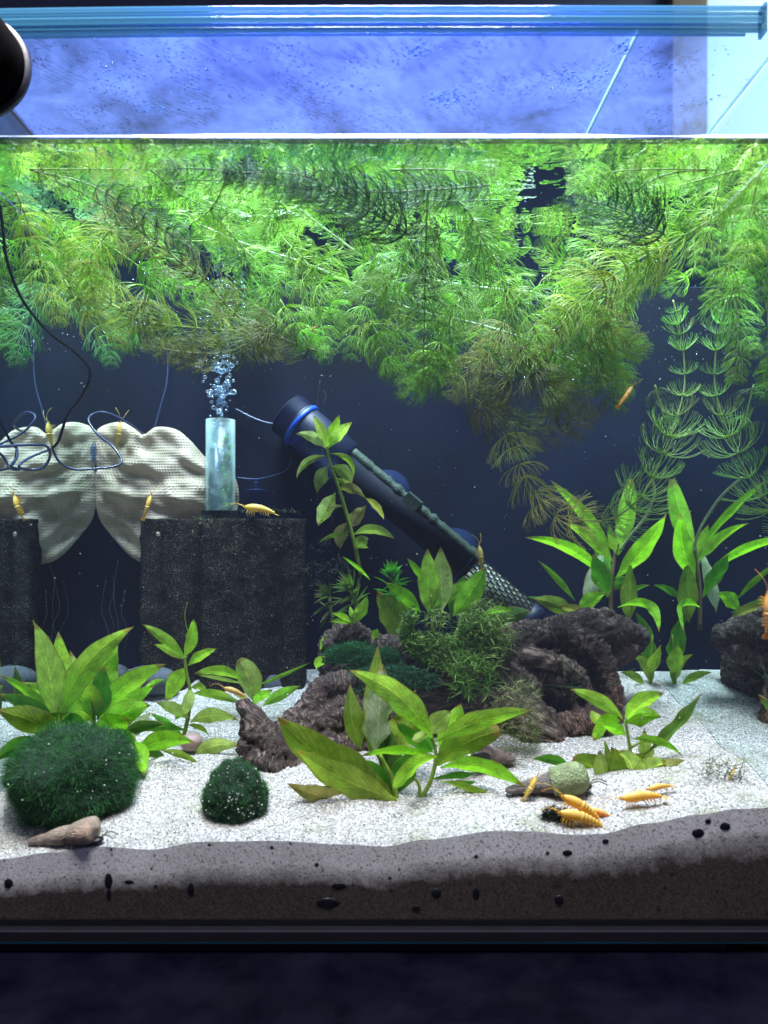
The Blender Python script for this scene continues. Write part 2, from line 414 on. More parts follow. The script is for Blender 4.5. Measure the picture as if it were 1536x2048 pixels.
hz = m.math('SUBTRACT', hz, m.math('MULTIPLY', dm, .16), clamp=True)
hz = m.math('SUBTRACT', hz, m.math('MULTIPLY', scr, .07), clamp=True)
bmp = m.bump(m.math('ADD', m.math('ADD', n2, dm), scr), .8, .0015)
tl = m.mixs(.35, m.node('BsdfTranslucent', i_Color=(.09, .14, .42, 1), i_Normal=bmp).outputs[0], m.bsdf((.02, .06, .25), .25, bmp))  # the lamp's blue glow is put into the haze colour
LIDG = m.done(m.mixs(hz, m.node('BsdfTransparent', i_Color=(.80, .92, .97, 1)).outputs[0], tl))
DRM = M('water_drop'); DROP = DRM.done(DRM.mixs(.30, DRM.node('BsdfTransparent', i_Color=(.7, .8, .95, 1)).outputs[0], DRM.bsdf((.25, .35, .6), .08)))
EDGE = simple('bright_glass_edge', (.55, .80, .95), .1, .3, 40, .2, 90)
XS = (1280-768)/F*D0
for (x0, x1, lab, dz) in ((XL+.002, XS, 'wide wet glass lid pane dulled by droplets, left of the slanting joint', 0), (XS+.0008, XR-.001, 'narrow glass lid pane right of the slanting joint, before the pale wall', .0)):
    L0 = Vector((x0, D0, ZT+.001)); t = thing('glass_lid', L0, lab, 'lid', 'glass lid panes')
    b = B(); b.box(x0, x1, D0+.004, D1-.004, ZT+.001, ZT+.004); b.build('pane', LIDG, t, False, off=L0)
    rg = random.Random(31); b = B(); cl_ = [(rg.uniform(x0, x1), rg.uniform(D0+.01, D0+.12), rg.uniform(.006, .03)) for _ in range(9)]
    for i in range(900 if x1 < .2 else 60):
        cx_, cy_, cr_ = rg.choice(cl_); x = rg.gauss(cx_, cr_); y = rg.gauss(cy_, cr_*.7)
        if not (x0+.002 < x < x1-.002 and D0+.006 < y < D1-.01): continue
        b.blob((x, y, ZT+.001), rg.choice((.0005, .0007, .0009, .0014)), 7, 5, (1, 1, .45))
    b.build('condensation_drops', DROP, t, off=L0)['kind'] = 'stuff'
    b = B(); b.box(x1-.0008 if x1 < .2 else x1, x1 if x1 < .2 else x1+.0006, D0+.004, D1-.004, ZT+.0008, ZT+.0044); b.build('pane_edge', EDGE, t, False, off=L0)
m = M('clear_rail_plastic'); c = m.coord()
fr = m.node('LayerWeight', i_Blend=.5).outputs['Facing']
sh = m.mixs(.5, m.bsdf((.04, .12, .20), .12, m.bump(m.noise(m.mapping(c, (1, 40, 40)), 9, 3), .4, .001)), m.node('BsdfTranslucent', i_Color=(.06, .17, .26, 1)).outputs[0])
RAILM = m.done(m.mixs(.62, m.node('BsdfTransparent', i_Color=(.7, .88, 1, 1)).outputs[0], sh))
R0 = P(768, 40, D0-.004)
rails = thing('lid_rail', R0, 'bundle of clear plastic rails running along the top front edge of the tank', 'rail')
for py, r, dy, xe in ((14, .0016, -.008, 1531), (25, .0012, -.006, 1529), (36, .0020, -.010, 1528), (47, .0012, -.007, 1522), (57, .0018, -.010, 1520), (67, .0010, -.006, 1490)):
    d = D0+dy; b = B(); pts = []
    for i in range(17):
        px = -160+(xe+160)*i/16
        pts.append(P(px, py+9*((px-768)/900)**2*(1 if px < 768 else .15)+2, d))
    b.tube(pts, r, 10); b.build('rail', RAILM, rails, off=R0)
b = B(); q = P(1527, 42, D0-.010); b.box(q.x-.0008, q.x+.0012, q.y-.003, q.y+.006, P(0, 68, D0-.01).z, P(0, 10, D0-.01).z); b.build('end_plate', RAILM, rails, False, off=R0)
# LED fixture above the lid, housing lengthened forward along with its light
LM = simple('lamp_housing', (.04, .04, .05), .4)
L0 = Vector((-.01, .40, 1.8)); lamp = thing('aquarium_lamp', L0, 'long flat LED lamp hanging over the aquarium, stretched forward past the front glass', 'lamp')
b = B(); b.box(-.36, .34, -.01, .81, 1.804, 1.83); b.build('housing', LM, lamp, False, off=L0)
for s_ in (-.25, .23):
    b = B(); b.tube([(s_, .40, 1.83), (s_, .40, 2.6)], .0015, 6); b.build('cord', LM, lamp, off=L0)
# magnet on the glass
MG = simple('magnet_plastic', (.0012, .0012, .0016), .9, .3, 30, .1, Specular_IOR_Level=.01)
q = P(-32, 146, D0-.006); mg = thing('magnet_cleaner', q, 'round black magnetic glass cleaner stuck high on the front glass', 'magnet')
R_ = 95/F*D0
b = B(); b.lathe([(0, -.030), (R_*.80, -.030), (R_*.92, -.028), (R_*.97, -.022), (R_*.97, -.008)], n=48, axis='Y'); b.build('body', MG, mg)
b = B(); b.lathe([(R_*.97, -.008), (R_*1.05, -.007), (R_*1.05, -.0035), (R_*.97, -.002), (0, -.002)], n=48, axis='Y'); b.build('rim', simple('felt_rim', (.004, .004, .014), .6), mg)
b = B(); b.lathe([(R_*.55, -.0305), (R_*.60, -.032), (R_*.65, -.0305)], n=48, axis='Y'); b.build('ring', BLACKP, mg)

# ------------------------------------------------------------------ sponge filter block
m = M('black_foam'); c = m.coord()
v1 = m.voro(c, 1100); v2 = m.noise(c, 500, 5, .7); n1 = m.noise(c, 30, 4)
sp = m.math('MULTIPLY', m.ramp(m.voro(c, 800), [(.14, 1), (.30, 0)]), m.ramp(m.noise(c, 80, 4), [(.38, 0), (.6, 1)]))
col = m.mix(sp, m.ramp(v1, [(.2, (.034, .028, .024)), (.7, (.008, .008, .010))]), (.46, .38, .29))
FOAM = m.done(m.bsdf(col, .9, m.bump(m.math('ADD', v1, v2), 1, .0022), Specular_IOR_Level=.1))
D_B = .772
x0, x1 = P(277, 0, D_B).x, P(609, 0, D_B).x; zt = P(0, 1037, D_B).z; zb = sand_z((x0+x1)/2, D_B)-.004
B0 = Vector(((x0+x1)/2, D_B, zb)); blk = thing('sponge_filter', B0, 'black foam filter block with a clear bubbling tube on top', 'filter')
Wd = x1-x0; prof = []
NP = 120
def dent(u):   # two soft vertical grooves and three bulging columns
    y = 0
    for cu, w, a in ((.33, .035, .006), (.80, .06, .005), (.12, .03, .0012)): y += 3.2*a*math.exp(-((u-cu)/w)**2)
    y -= .0045*math.exp(-((u-.24)/.05)**2)+.0022*math.exp(-((u-.68)/.06)**2)
    y += .0012*math.sin(u*26)
    return y
front = [(x0+Wd*i/NP, D_B+dent(i/NP)+(.006*(1-math.sqrt(max(0, 1-(1-min(1, i/4))**2)))+.006*(1-math.sqrt(max(0, 1-(1-min(1, (NP-i)/4))**2))))) for i in range(NP+1)]
back_ = [(x1, D_B+.022), (x0, D_B+.022)]
ring = front+back_; n = len(ring); vs = []; fs = []; NZ = 80
for j in range(NZ+1):
    z = zb+(zt-zb)*j/NZ
    for i, (x, y) in enumerate(ring):
        k = noise.noise(Vector((x*50, z*50, 0)))*.0018+noise.noise(Vector((x*260, z*260, 3)))*.0011
        if j == NZ: y2 = y+.0006
        else: y2 = y
        vs.append((x+(k if i in (0, NP) else 0), y2+(k if i <= NP else 0), z+(.0006*noise.noise(Vector((x*200, 1, 1))) if j == NZ else 0)))
for j in range(NZ):
    for i in range(n): a = j*n+i; bb = j*n+(i+1) % n; fs.append((a, bb, bb+n, a+n))
fs.append(tuple(NZ*n+i for i in range(n)))
me = mesh('foam_block', [Vector(v)-B0 for v in vs], fs, FOAM); link('foam_block', me, blk)
# tube
tc = P(441, 1015, .786); R = 29/F*.786; ztop = P(0, 840, .786).z
b = B(); b.box(tc.x-R*1.15, tc.x+R*1.25, .7755, .7945, zt+.0005, zt+.0085); b.build('base_cap', BLACKP, blk, False, off=B0)
m = M('tube_acrylic'); c = m.coord()
lw = m.node('LayerWeight', i_Blend=.45).outputs['Facing']
gf = m.math('ADD', m.ramp(lw, [(.35, .10), (.9, .75)]), m.math('MULTIPLY', m.ramp(m.noise(c, 60, 4), [(.45, 0), (.7, .22)]), 1), clamp=True)
TUBE = m.done(m.mixs(gf, m.node('BsdfTransparent', i_Color=(.82, .93, .97, 1)).outputs[0], m.bsdf((.42, .58, .55), .12)))
b = B(); b.lathe([(R, zt+.0086), (R, ztop), (R*.9, ztop), (R*.9, zt+.0086)], (tc.x, .786, 0), 32); b.build('uplift_tube', TUBE, blk, off=B0)
b = B(); b.lathe([(R*.42, zt+.0088), (R*.42, ztop-.03), (0, ztop-.03)], (tc.x-R*.3, .786, 0), 20); b.build('inner_pipe', simple('inner_pipe_plastic', (.015, .05, .10), .2), blk, off=B0)
ALG = simple('green_algae', (.12, .42, .03), .6, .7, 120, .8, 500, .001)
b = B(); vs = []
rg = random.Random(5)
for i in range(28):
    b.blob((tc.x+R*rg.uniform(.15, .62), .786+R*.3*rg.uniform(-1, 1), zt+.012+(ztop-zt-.03)*rg.random()**1.4), R*rg.uniform(.12, .26), 8, 6, (1, .5, 1.7))
b.build('algae_film', ALG, blk, off=B0)['kind'] = 'stuff'
# bubbles
m = M('air_bubble'); lw = m.node('LayerWeight', i_Blend=.5).outputs['Facing']
BUB = m.done(m.mixs(m.ramp(lw, [(.05, .12), (.55, .45), (.95, .95)]), m.node('BsdfTransparent', i_Color=(.9, .96, 1, 1)).outputs[0], m.mixs(.5, m.node('BsdfGlossy', i_Color=(.9, .95, 1, 1), i_Roughness=.05).outputs[0], m.node('BsdfTranslucent', i_Color=(.75, .87, 1, 1)).outputs[0])))
b = B(); rg = random.Random(11)
for i in range(420):
    py = rg.uniform(560, 990); sp = 14+max(0, 840-py)*.13
    px = (436 if py > 840 else 437+ (840-py)*.05)+rg.gauss(0, sp*.6)
    if py > 835: px = max(425, min(460, px))
    r = rg.choice((2, 2.5, 3, 3.5, 4, 5, 7))*(1 if py > 700 else .7)*(.8 if py > 840 else 1)
    p = P(px, py, .786+rg.uniform(-.006, .006)); k0_ = len(b.v)
    b.blob(p, r/F*.786, 14, 9, (1, 1, rg.uniform(.6, .95)))
    for v in b.v[k0_:]: v += (v-p).normalized()*noise.noise(v*160)*.0028*(r/8)
o = b.build('bubble_stream', BUB); tag(o, 'stream of silvery air bubbles rising from the clear filter tube', 'bubbles', None, 'stuff')

# ------------------------------------------------------------------ net bag (its twin on the left is the side glass's reflection)
m = M('net_cloth'); uv = m.node('TexCoord').outputs['UV']
sx = m.node('SeparateXYZ', i_Vector=uv); c = m.coord()
nn = m.noise(c, 14, 3)
w1 = m.math('SINE', m.math('MULTIPLY', m.math('ADD', sx.outputs[0], m.math('MULTIPLY', nn, .05)), 340))
w2 = m.math('SINE', m.math('MULTIPLY', m.math('ADD', sx.outputs[1], m.math('MULTIPLY', nn, .05)), 320))
hole = m.math('MULTIPLY', m.math('MULTIPLY', m.math('ADD', w1, 1), m.math('ADD', w2, 1)), .25)
st = m.ramp(m.noise(c, 35, 5, .6), [(.35, (.74, .61, .49)), (.48, (.54, .44, .34)), (.64, (.30, .27, .17))])
col = m.mix(m.ramp(hole, [(.15, 0), (.8, .42)]), st, (.10, .10, .075))
bs = m.bsdf(col, .6, m.bump(m.math('SUBTRACT', 1, hole), .8, .0008))
NET = m.done(m.mixs(.3, bs, m.node('BsdfTranslucent', i_Color=(.75, .66, .54, 1)).outputs[0]))
outl = [(189, 918), (188, 880), (196, 858), (222, 846), (250, 845), (272, 858), (290, 868), (312, 854), (350, 858), (380, 880), (412, 915), (440, 930), (468, 950), (478, 990), (470, 1030), (440, 1075), (380, 1105), (320, 1128), (288, 1126), (266, 1116), (246, 1098), (222, 1070), (200, 1040), (192, 1010), (190, 975), (191, 950), (194, 936)]
DB = .801; cx, cy = 325, 985
oc = catmull([Vector((a, b_, 0)) for a, b_ in outl]+[Vector((*outl[0], 0))], 7)[:-1]
NR = 34
def bagsheet(sgn):
    vs = []; uvs = []; n = len(oc)
    for j in range(NR+1):
        s_ = j/NR
        for p in oc:
            px = cx+(p.x-cx)*s_; py = cy+(p.y-cy)*s_
            prof_ = math.sqrt(max(0, 1-s_**3.2))
            v = Vector((px*.012, py*.012, 0))
            f1 = noise.noise(Vector((px*.011+py*.009, py*.021-px*.012, 3)))
            f2 = noise.noise(Vector((px*.03+py*.02, py*.05-px*.02, 9)))
            f3 = noise.noise(Vector((px*.02-py*.028, px*.012+py*.012, 17)))
            an_ = math.atan2(py-925, px-222); rr_ = math.hypot(py-925, px-222)/110
            fold = .0036*math.sin(an_*8+3.5*noise.noise(Vector((px*.012, py*.012, 2))))*min(1, rr_)*math.exp(-rr_*.45)+.011*f1*(.5+rr_*.3)+.004*f3+.0022*f2
            th = (.011+.004*noise.noise(v))*prof_+fold*min(1, prof_*1.3)*(1 if sgn < 0 else .3)
            # pinch where the top lobe ties off
            pin = math.exp(-(((px-228)/26)**2+((py-930)/30)**2)); th *= (1-.6*pin)
            q = P(px, py, DB); q.y += sgn*th*(1.35 if sgn < 0 else .8)
            vs.append(q); uvs.append((px/285+.35*f1*.3, py/285))
    fs = []
    for j in range(NR):
        for i in range(n):
            a = j*n+i; b_ = j*n+(i+1) % n
            fs.append((a, b_, b_+n, a+n) if sgn > 0 else (b_, a, a+n, b_+n))
    return vs, fs, uvs
v1, f1_, u1 = bagsheet(-1); v2, f2_, u2 = bagsheet(1)
k = len(v1); BG0 = P(cx, 1100, DB)
me = mesh('net_bag', [v-BG0 for v in v1+v2], f1_+[tuple(i+k for i in f) for f in f2_], NET, True, u1+u2)
bag = link('net_bag', me, None, BG0); tag(bag, 'crumpled beige net bag hanging behind the black filter block', 'net bag')
CUPM = M('clear_suction_cup'); CUP = CUPM.done(CUPM.mixs(.07, CUPM.node('BsdfTransparent', i_Color=(.7, .82, 1, 1)).outputs[0], CUPM.bsdf((.10, .16, .40), .15)))
def rot_to(d):
    return Vector((0, 0, 1)).rotation_difference(Vector(d).normalized())
def suction_cup(p, r, axis, label):
    t = thing('suction_cup', p, label, 'suction cup', 'suction cups')
    q = rot_to(axis); t.rotation_mode = 'QUATERNION'; t.rotation_quaternion = q
    b = B(); b.lathe([(0, r*.16), (r*.5, r*.12), (r, 0), (r*.97, -.0004), (r*.5, r*.06), (0, r*.08)], n=28); b.build('cup', CUP, t)
    b = B(); b.lathe([(0, r*.85), (r*.24, r*.82), (r*.26, r*.62), (r*.14, r*.56), (r*.16, r*.28)], n=16); b.build('knob', CUP, t)
suction_cup(Vector((XL+.0012, .80, P(0, 905, .80).z)), .011, (1, 0, 0), 'pale blue suction cup holding the net bag to the side glass')
suction_cup(P(512, 982, .812), 31/F*.812, (0, 0, 1), 'small blue suction cup hanging by its thin hose beside the filter tube')

# ------------------------------------------------------------------ cables
CAB = simple('black_cable_rubber', (.012, .014, .025), .35, .2, 60, .1)
CAB2 = simple('blue_grey_hose', (.05, .07, .16), .25, .2, 60, .1)
def cable(pts, r, mat, name, label, cat='cable'):
    b = B(); b.tube(catmull([P(*p) for p in pts], 9), r, 8); o = b.build(name, mat, None); tag(o, label, cat); return o
cable([(-22, 310, .53), (2, 430, .55), (14, 520, .56), (45, 600, .575), (98, 665, .60), (150, 705, .62), (180, 745, .64), (165, 790, .65), (135, 830, .655), (118, 880, .66), (104, 897, .66)], .00125, CAB, 'power_cable', 'thick black cable looping down through the hornwort to the net bag')
cable([(104, 897, .66), (120, 925, .665), (150, 939, .67), (195, 937, .68), (232, 932, .69), (243, 920, .695), (225, 893, .70), (195, 868, .71), (177, 842, .715), (187, 828, .72), (215, 826, .725), (262, 850, .74), (285, 868, .77)], .00115, CAB2, 'air_hose', 'dark blue hose bent in a sharp loop before the net bag', 'hose')
cable([(-45, 896, .555), (0, 893, .58), (60, 890, .61), (92, 892, .63), (100, 912, .645), (85, 936, .645), (55, 939, .64), (38, 932, .625), (60, 915, .64), (104, 897, .66)], .00115, CAB2, 'air_hose', 'dark blue hose coming in from the left edge and tied in a triangle', 'hose')
cable([(336, 680, .815), (334, 760, .815), (322, 810, .815), (308, 860, .815)], .0009, CAB2, 'air_hose', 'thin hose dropping straight down behind the net bag', 'hose')
cable([(470, 818, .815), (510, 838, .815), (545, 848, .812), (575, 845, .81)], .0014, CAB2, 'air_hose', 'blue grey hose running from the filter tube to the heater head', 'hose')
cable([(472, 955, .812), (512, 958, .812), (550, 950, .812), (575, 938, .812), (584, 918, .812)], .0006, CAB2, 'air_hose', 'very thin blue hose curling up from the small suction cup', 'hose')

# ------------------------------------------------------------------ heater
hA, hB = P(588, 838, .800), P(1060, 1238, .770); ax = (hB-hA).normalized(); HL = (hB-hA).length
H0 = hA; ht = thing('tube_heater', hA, 'slanting tube heater with an algae covered shaft and perforated black guard', 'heater')
ht.rotation_mode = 'QUATERNION'; ht.rotation_quaternion = rot_to(ax)
def hx(px): return HL*(px-588)/(1060-588)
r1 = 44/F*.80
HEADM = M('heater_head_plastic'); HEAD = HEADM.done(HEADM.mixs(.6, HEADM.node('BsdfTransparent', i_Color=(.5, .6, .9, 1)).outputs[0], HEADM.bsdf((.012, .020, .055), .5)))
b = B(); b.lathe([(0, -.012), (r1*.85, -.012), (r1, -.010), (r1, hx(690)), (r1*.7, hx(697)), (0, hx(697))], n=32); b.build('head', HEAD, ht)
for i in range(6):
    b = B(); z = -.010+i*.0026; b.lathe([(r1*1.005, z), (r1*1.05, z+.0004), (r1*1.05, z+.0010), (r1*1.005, z+.0014)], n=32); b.build('grip_ring', HEAD, ht)
b = B(); b.lathe([(r1*1.005, hx(600)), (r1*1.09, hx(601)), (r1*1.09, hx(607)), (r1*1.005, hx(608))], n=32); b.build('blue_band', simple('bright_blue_plastic', (.006, .07, .55), .4), ht)
SH = simple('algae_shaft', (.018, .05, .030), .6, .6, 160, 1, 600, .001)
b = B(); b.tube([(0, 0, hx(690)), (0, 0, hx(945))], 31/F*.79, 24); b.build('shaft', simple('dark_navy_plastic', (.004, .007, .016), .7, .3, 60, .3, 300, Specular_IOR_Level=.12), ht)
of = ht.rotation_quaternion.inverted()@(Vector((-ax.z, 0, ax.x)).normalized()*(24/F*.79)+Vector((0, -.009, 0)))
b = B(); pts = [of+Vector((0, 0, hx(694)+(hx(945)-hx(694))*i/40)) for i in range(41)]; b.tube(pts, [11/F*.79*(1+.45*noise.noise(Vector((0, 0, i*.9)))) for i in range(41)], 12); b.build('algae_rod', SH, ht)
b = B(); b.box(of.x-.007, of.x+.007, of.y-.007, of.y+.007, hx(800), hx(826)); b.build('clip', SH, ht, False)
r3 = 30/F*.78; GB = simple('guard_black', (.01, .012, .018), .35)
b = B(); b.lathe([(0, hx(935)), (r3*.93, hx(937)), (r3*.93, hx(1052)), (0, hx(1056))], n=28); b.build('heating_tube', simple('silvery_inner_tube', (.85, .92, .72), .35, .6, 200), ht)
gb = B(); nz, na = 14, 18
for i in range(nz+1):
    z = hx(936)+(hx(1052)-hx(936))*i/nz
    gb.lathe([(r3, z-.0003), (r3*1.05, z-.0002), (r3*1.05, z+.0007), (r3, z+.0008)], n=28)
for i in range(nz):
    z0 = hx(936)+(hx(1052)-hx(936))*i/nz; z1 = hx(936)+(hx(1052)-hx(936))*(i+1)/nz
    for j in range(na):
        a = 2*math.pi*(j+.5*(i % 2))/na; w = .30/na*2*math.pi
        vs = [(rr*math.cos(a+q), rr*math.sin(a+q), z) for rr in (r3*.99, r3*1.04) for z in (z0, z1) for q in (-w/2, w/2)]
        gb.add(vs, [(4, 5, 7, 6), (0, 2, 3, 1), (0, 1, 5, 4), (2, 6, 7, 3), (0, 4, 6, 2), (1, 3, 7, 5)])
gb.build('guard', GB, ht, False)
b = B(); b.lathe([(0, hx(1050)), (r3*1.1, hx(1050)), (r3*1.1, hx(1066)), (r3*.7, hx(1074)), (0, hx(1074))], n=24); b.build('end_cap', HEAD, ht)
suction_cup(P(775, 985, .8215), 46/F*.82, (0, -1, 0), 'round blue suction cup behind the middle of the heater shaft')
suction_cup(P(912, 1100, .8215), 44/F*.82, (0, -1, 0), 'round blue suction cup just above the heater guard')
# ------------------------------------------------------------------ driftwood
from mathutils.kdtree import KDTree
m = M('driftwood_bark'); c = m.coord(); gv = m.node('Attribute', attribute_name='grain').outputs['Vector']
n1 = m.noise(gv, 240, 8, .72, .3); n2 = m.noise(c, 15, 4); n3 = m.noise(gv, 700, 4, .6)
col = m.ramp(n1, [(.36, (.008, .005, .004)), (.5, (.062, .037, .029)), (.60, (.30, .21, .17))])
col = m.mix(m.ramp(n2, [(.5, 0), (.68, .6)]), col, m.mix(1, col, (2.0, 1.25, 1.0), 'MULTIPLY'))
col = m.mix(m.ramp(m.voro(c, 420), [(.05, .8), (.10, 0)]), col, (.45, .42, .40))
WOOD = m.done(m.bsdf(col, .7, m.bump(m.math('ADD', n1, m.math('MULTIPLY', n3, .5)), 1, .003)))
def driftwood(name, limbs, label, vox=.0023, amp=1.0):
    b = B()
    for l in limbs:
        pts = catmull([P(x, y, d) for x, y, d, r in l], 5); rs = catmull([Vector((r/F*d, 0, 0)) for x, y, d, r in l], 5)
        b.tube(pts, [max(.001, q.x) for q in rs], 12)
        b.blob(pts[0], rs[0].x, 10, 8); b.blob(pts[-1], rs[-1].x, 10, 8)
    me = b.mesh(name, WOOD); o = bpy.data.objects.new('tmp', me); COL.objects.link(o)
    md = o.modifiers.new('r', 'REMESH'); md.mode = 'VOXEL'; md.voxel_size = vox; md.use_smooth_shade = True
    dg = bpy.context.evaluated_depsgraph_get(); me2 = bpy.data.meshes.new_from_object(o.evaluated_get(dg)); bpy.data.objects.remove(o)
    me2.name = name
    smp = []
    for li, l in enumerate(limbs):
        pts = catmull([P(x, y, d) for x, y, d, r in l], 8); s_ = li*.37
        for i_, p_ in enumerate(pts):
            t_ = (pts[min(i_+1, len(pts)-1)]-pts[max(i_-1, 0)]).normalized(); smp.append((p_, t_, s_))
            if i_+1 < len(pts): s_ += (pts[i_+1]-p_).length
    kd = KDTree(len(smp))
    for i_, q_ in enumerate(smp): kd.insert(q_[0], i_)
    kd.balance(); grain = []
    nrm = [v.normal.copy() for v in me2.vertices]
    zmin = min(v.co.z for v in me2.vertices)
    for v, n_ in zip(me2.vertices, nrm):
        p = v.co; q = Vector((p.x*35+p.z*18, p.y*60, p.z*95-p.x*30))
        wsum = 0; gx = Vector((0, 0, 0)); T_ = Vector((0, 0, 0))
        for co_, i_, ds_ in kd.find_n(p, 6):
            w_ = 1/(ds_*ds_+1e-5); t_ = smp[i_][1]
            if T_.dot(t_) < 0: t_ = -t_
            T_ += t_*w_
        T_.normalize(); off_ = p-T_*p.dot(T_)*.88; gr_ = off_*1.0
        grain += [gr_.x, gr_.y, gr_.z]
        a = noise.fractal(p*26, 1, 2, 3)*.005
        st_ = abs(noise.noise(gr_*110))+.6*abs(noise.noise(gr_*240))
        r_ = abs(noise.noise(q))+.5*abs(noise.noise(q*2.3))
        g_ = noise.noise(q*5)*.0009
        v.co = p+n_*(a-r_*.0022-st_*.0058+.0034)*amp
    A_ = me2.attributes.new('grain', 'FLOAT_VECTOR', 'POINT'); A_.data.foreach_set('vector', grain)
    me2.materials.clear(); me2.materials.append(WOOD)
    me2.polygons.foreach_set('use_smooth', [True]*len(me2.polygons))
    o0 = Vector((sum(v.co.x for v in me2.vertices)/len(me2.vertices), sum(v.co.y for v in me2.vertices)/len(me2.vertices), zmin))
    for v in me2.vertices: v.co -= o0
    o = link(name, me2, None, o0); tag(o, label, 'driftwood'); return o
driftwood('driftwood', [
    [(1060, 1350, .742, 56), (1130, 1370, .752, 62), (1160, 1330, .755, 56), (1140, 1290, .745, 40)],
    [(1000, 1380, .71, 60), (1060, 1410, .72, 60)],
    [(880, 1365, .69, 38), (950, 1345, .69, 38), (1000, 1300, .695, 36), (1050, 1275, .70, 36), (1120, 1262, .705, 32), (1180, 1262, .71, 40), (1235, 1262, .715, 34), (1272, 1272, .72, 24)],
    [(1195, 1250, .712, 24), (1216, 1228, .712, 14)],
    [(1130, 1262, .70, 26), (1190, 1300, .695, 26), (1215, 1350, .69, 20), (1232, 1410, .69, 16), (1240, 1440, .69, 10)],
    [(1270, 1280, .72, 20), (1235, 1310, .71, 22), (1200, 1330, .70, 16)],
    [(1040, 1310, .685, 20), (1110, 1322, .678, 15), (1160, 1350, .676, 14), (1182, 1400, .678, 14), (1200, 1440, .68, 14)],
    [(1130, 1400, .715, 30), (1150, 1435, .69, 30)],
    [(1050, 1355, .69, 14), (1095, 1352, .682, 10), (1135, 1372, .68, 11), (1150, 1410, .685, 14)],
    [(900, 1390, .69, 40), (980, 1400, .685, 48), (1040, 1420, .68, 44), (1110, 1455, .675, 32), (1170, 1440, .67, 26), (1205, 1440, .67, 20)],
    [(1000, 1340, .69, 46), (1040, 1380, .69, 48)],
    [(1060, 1450, .665, 30), (1110, 1475, .66, 20)],
    ], 'large arched purple brown driftwood with a ringed hollow, in the middle of the sand')
driftwood('driftwood', [
    [(488, 1408, .635, 12), (500, 1432, .635, 22), (520, 1470, .635, 34), (560, 1500, .635, 42), (620, 1500, .64, 46), (690, 1490, .65, 40), (740, 1500, .655, 34)],
    [(560, 1490, .638, 34), (600, 1440, .645, 30), (630, 1400, .65, 26), (655, 1375, .655, 20), (700, 1372, .66, 18), (750, 1400, .67, 24)],
    [(620, 1460, .65, 40), (680, 1430, .655, 42), (740, 1430, .66, 44), (820, 1420, .67, 40), (900, 1410, .68, 34)],
    [(500, 1490, .63, 20), (560, 1535, .62, 24), (620, 1540, .62, 16)],
    ], 'dark forked driftwood root behind the front stem plant, by the small moss ball')
driftwood('driftwood', [
    [(655, 1330, .70, 24), (668, 1290, .70, 28), (710, 1262, .70, 22), (745, 1280, .70, 18), (800, 1300, .70, 24), (860, 1330, .695, 30)],
    [(660, 1350, .70, 26), (740, 1350, .69, 36), (820, 1360, .69, 36), (880, 1370, .69, 36)],
    ], 'low reddish driftwood stump under the moss, right of the filter block')

# ------------------------------------------------------------------ leaves
rl = random.Random(21)
def leaf_mesh(p0, p1, w, bend, tilt, wave=.0, blunt=0, fold=.25, N=16, K=6):
    """p0 base, p1 tip; bend: sideways sag of the midrib (vector); tilt: roll about the midrib"""
    ax = p1-p0; L = ax.length; vs = []; uvs = []; fs = []
    mid = (p0+p1)/2+bend*1.0
    side0 = ax.normalized().cross(Vector((0, 1, 0))).normalized()
    ph = rl.uniform(0, 6)
    for i in range(N+1):
        s = i/N
        p = (1-s)**2*p0+2*s*(1-s)*mid+s*s*p1
        t = (2*(1-s)*(mid-p0)+2*s*(p1-mid)).normalized()
        side = t.cross(Vector((0, 1, 0)))
        side = side.normalized() if side.length > .15 else side0
        side = Quaternion(t, tilt+.25*math.sin(s*3+ph))@side
        nrm = side.cross(t)
        if blunt: pr = (max(0, math.sin(math.pi*min(1, s*.93+.02)))**.75)
        else: pr = (s/.42)**.85*math.exp(-(((s-.42)/.42)**2)*.0) if s < .42 else 1
        if not blunt:
            pr = math.sin(math.pi*.5*min(1, s/.42))**1.15 if s < .42 else max(0, math.cos(math.pi*.5*(s-.42)/.58))**.95
        pr = max(pr, .05 if s < .9 else .0)
        for k in range(K+1):
            u = k/K*2-1
            rag = 1+wave*.35*math.sin(s*19+ph+(1 if u > 0 else 2.3))*abs(u)
            off = side*(u*w*.5*pr*rag)+nrm*(abs(u)*w*.5*pr*fold+wave*w*.22*math.sin(s*17+ph*2+u*2)*abs(u)**1.5)
            vs.append(p+off); uvs.append((k/K, s))
    for i in range(N):
        for k in range(K): a = i*(K+1)+k; fs.append((a, a+1, a+K+2, a+K+1))
    return vs, fs, uvs
G1 = (.30, .68, .04); G2 = (.42, .74, .07); G3 = (.08, .30, .02); OL = (.25, .39, .045); PG = (.52, .70, .20); WG = (.50, .60, .42); DK = (.07, .17, .03); YB = (.33, .32, .10)
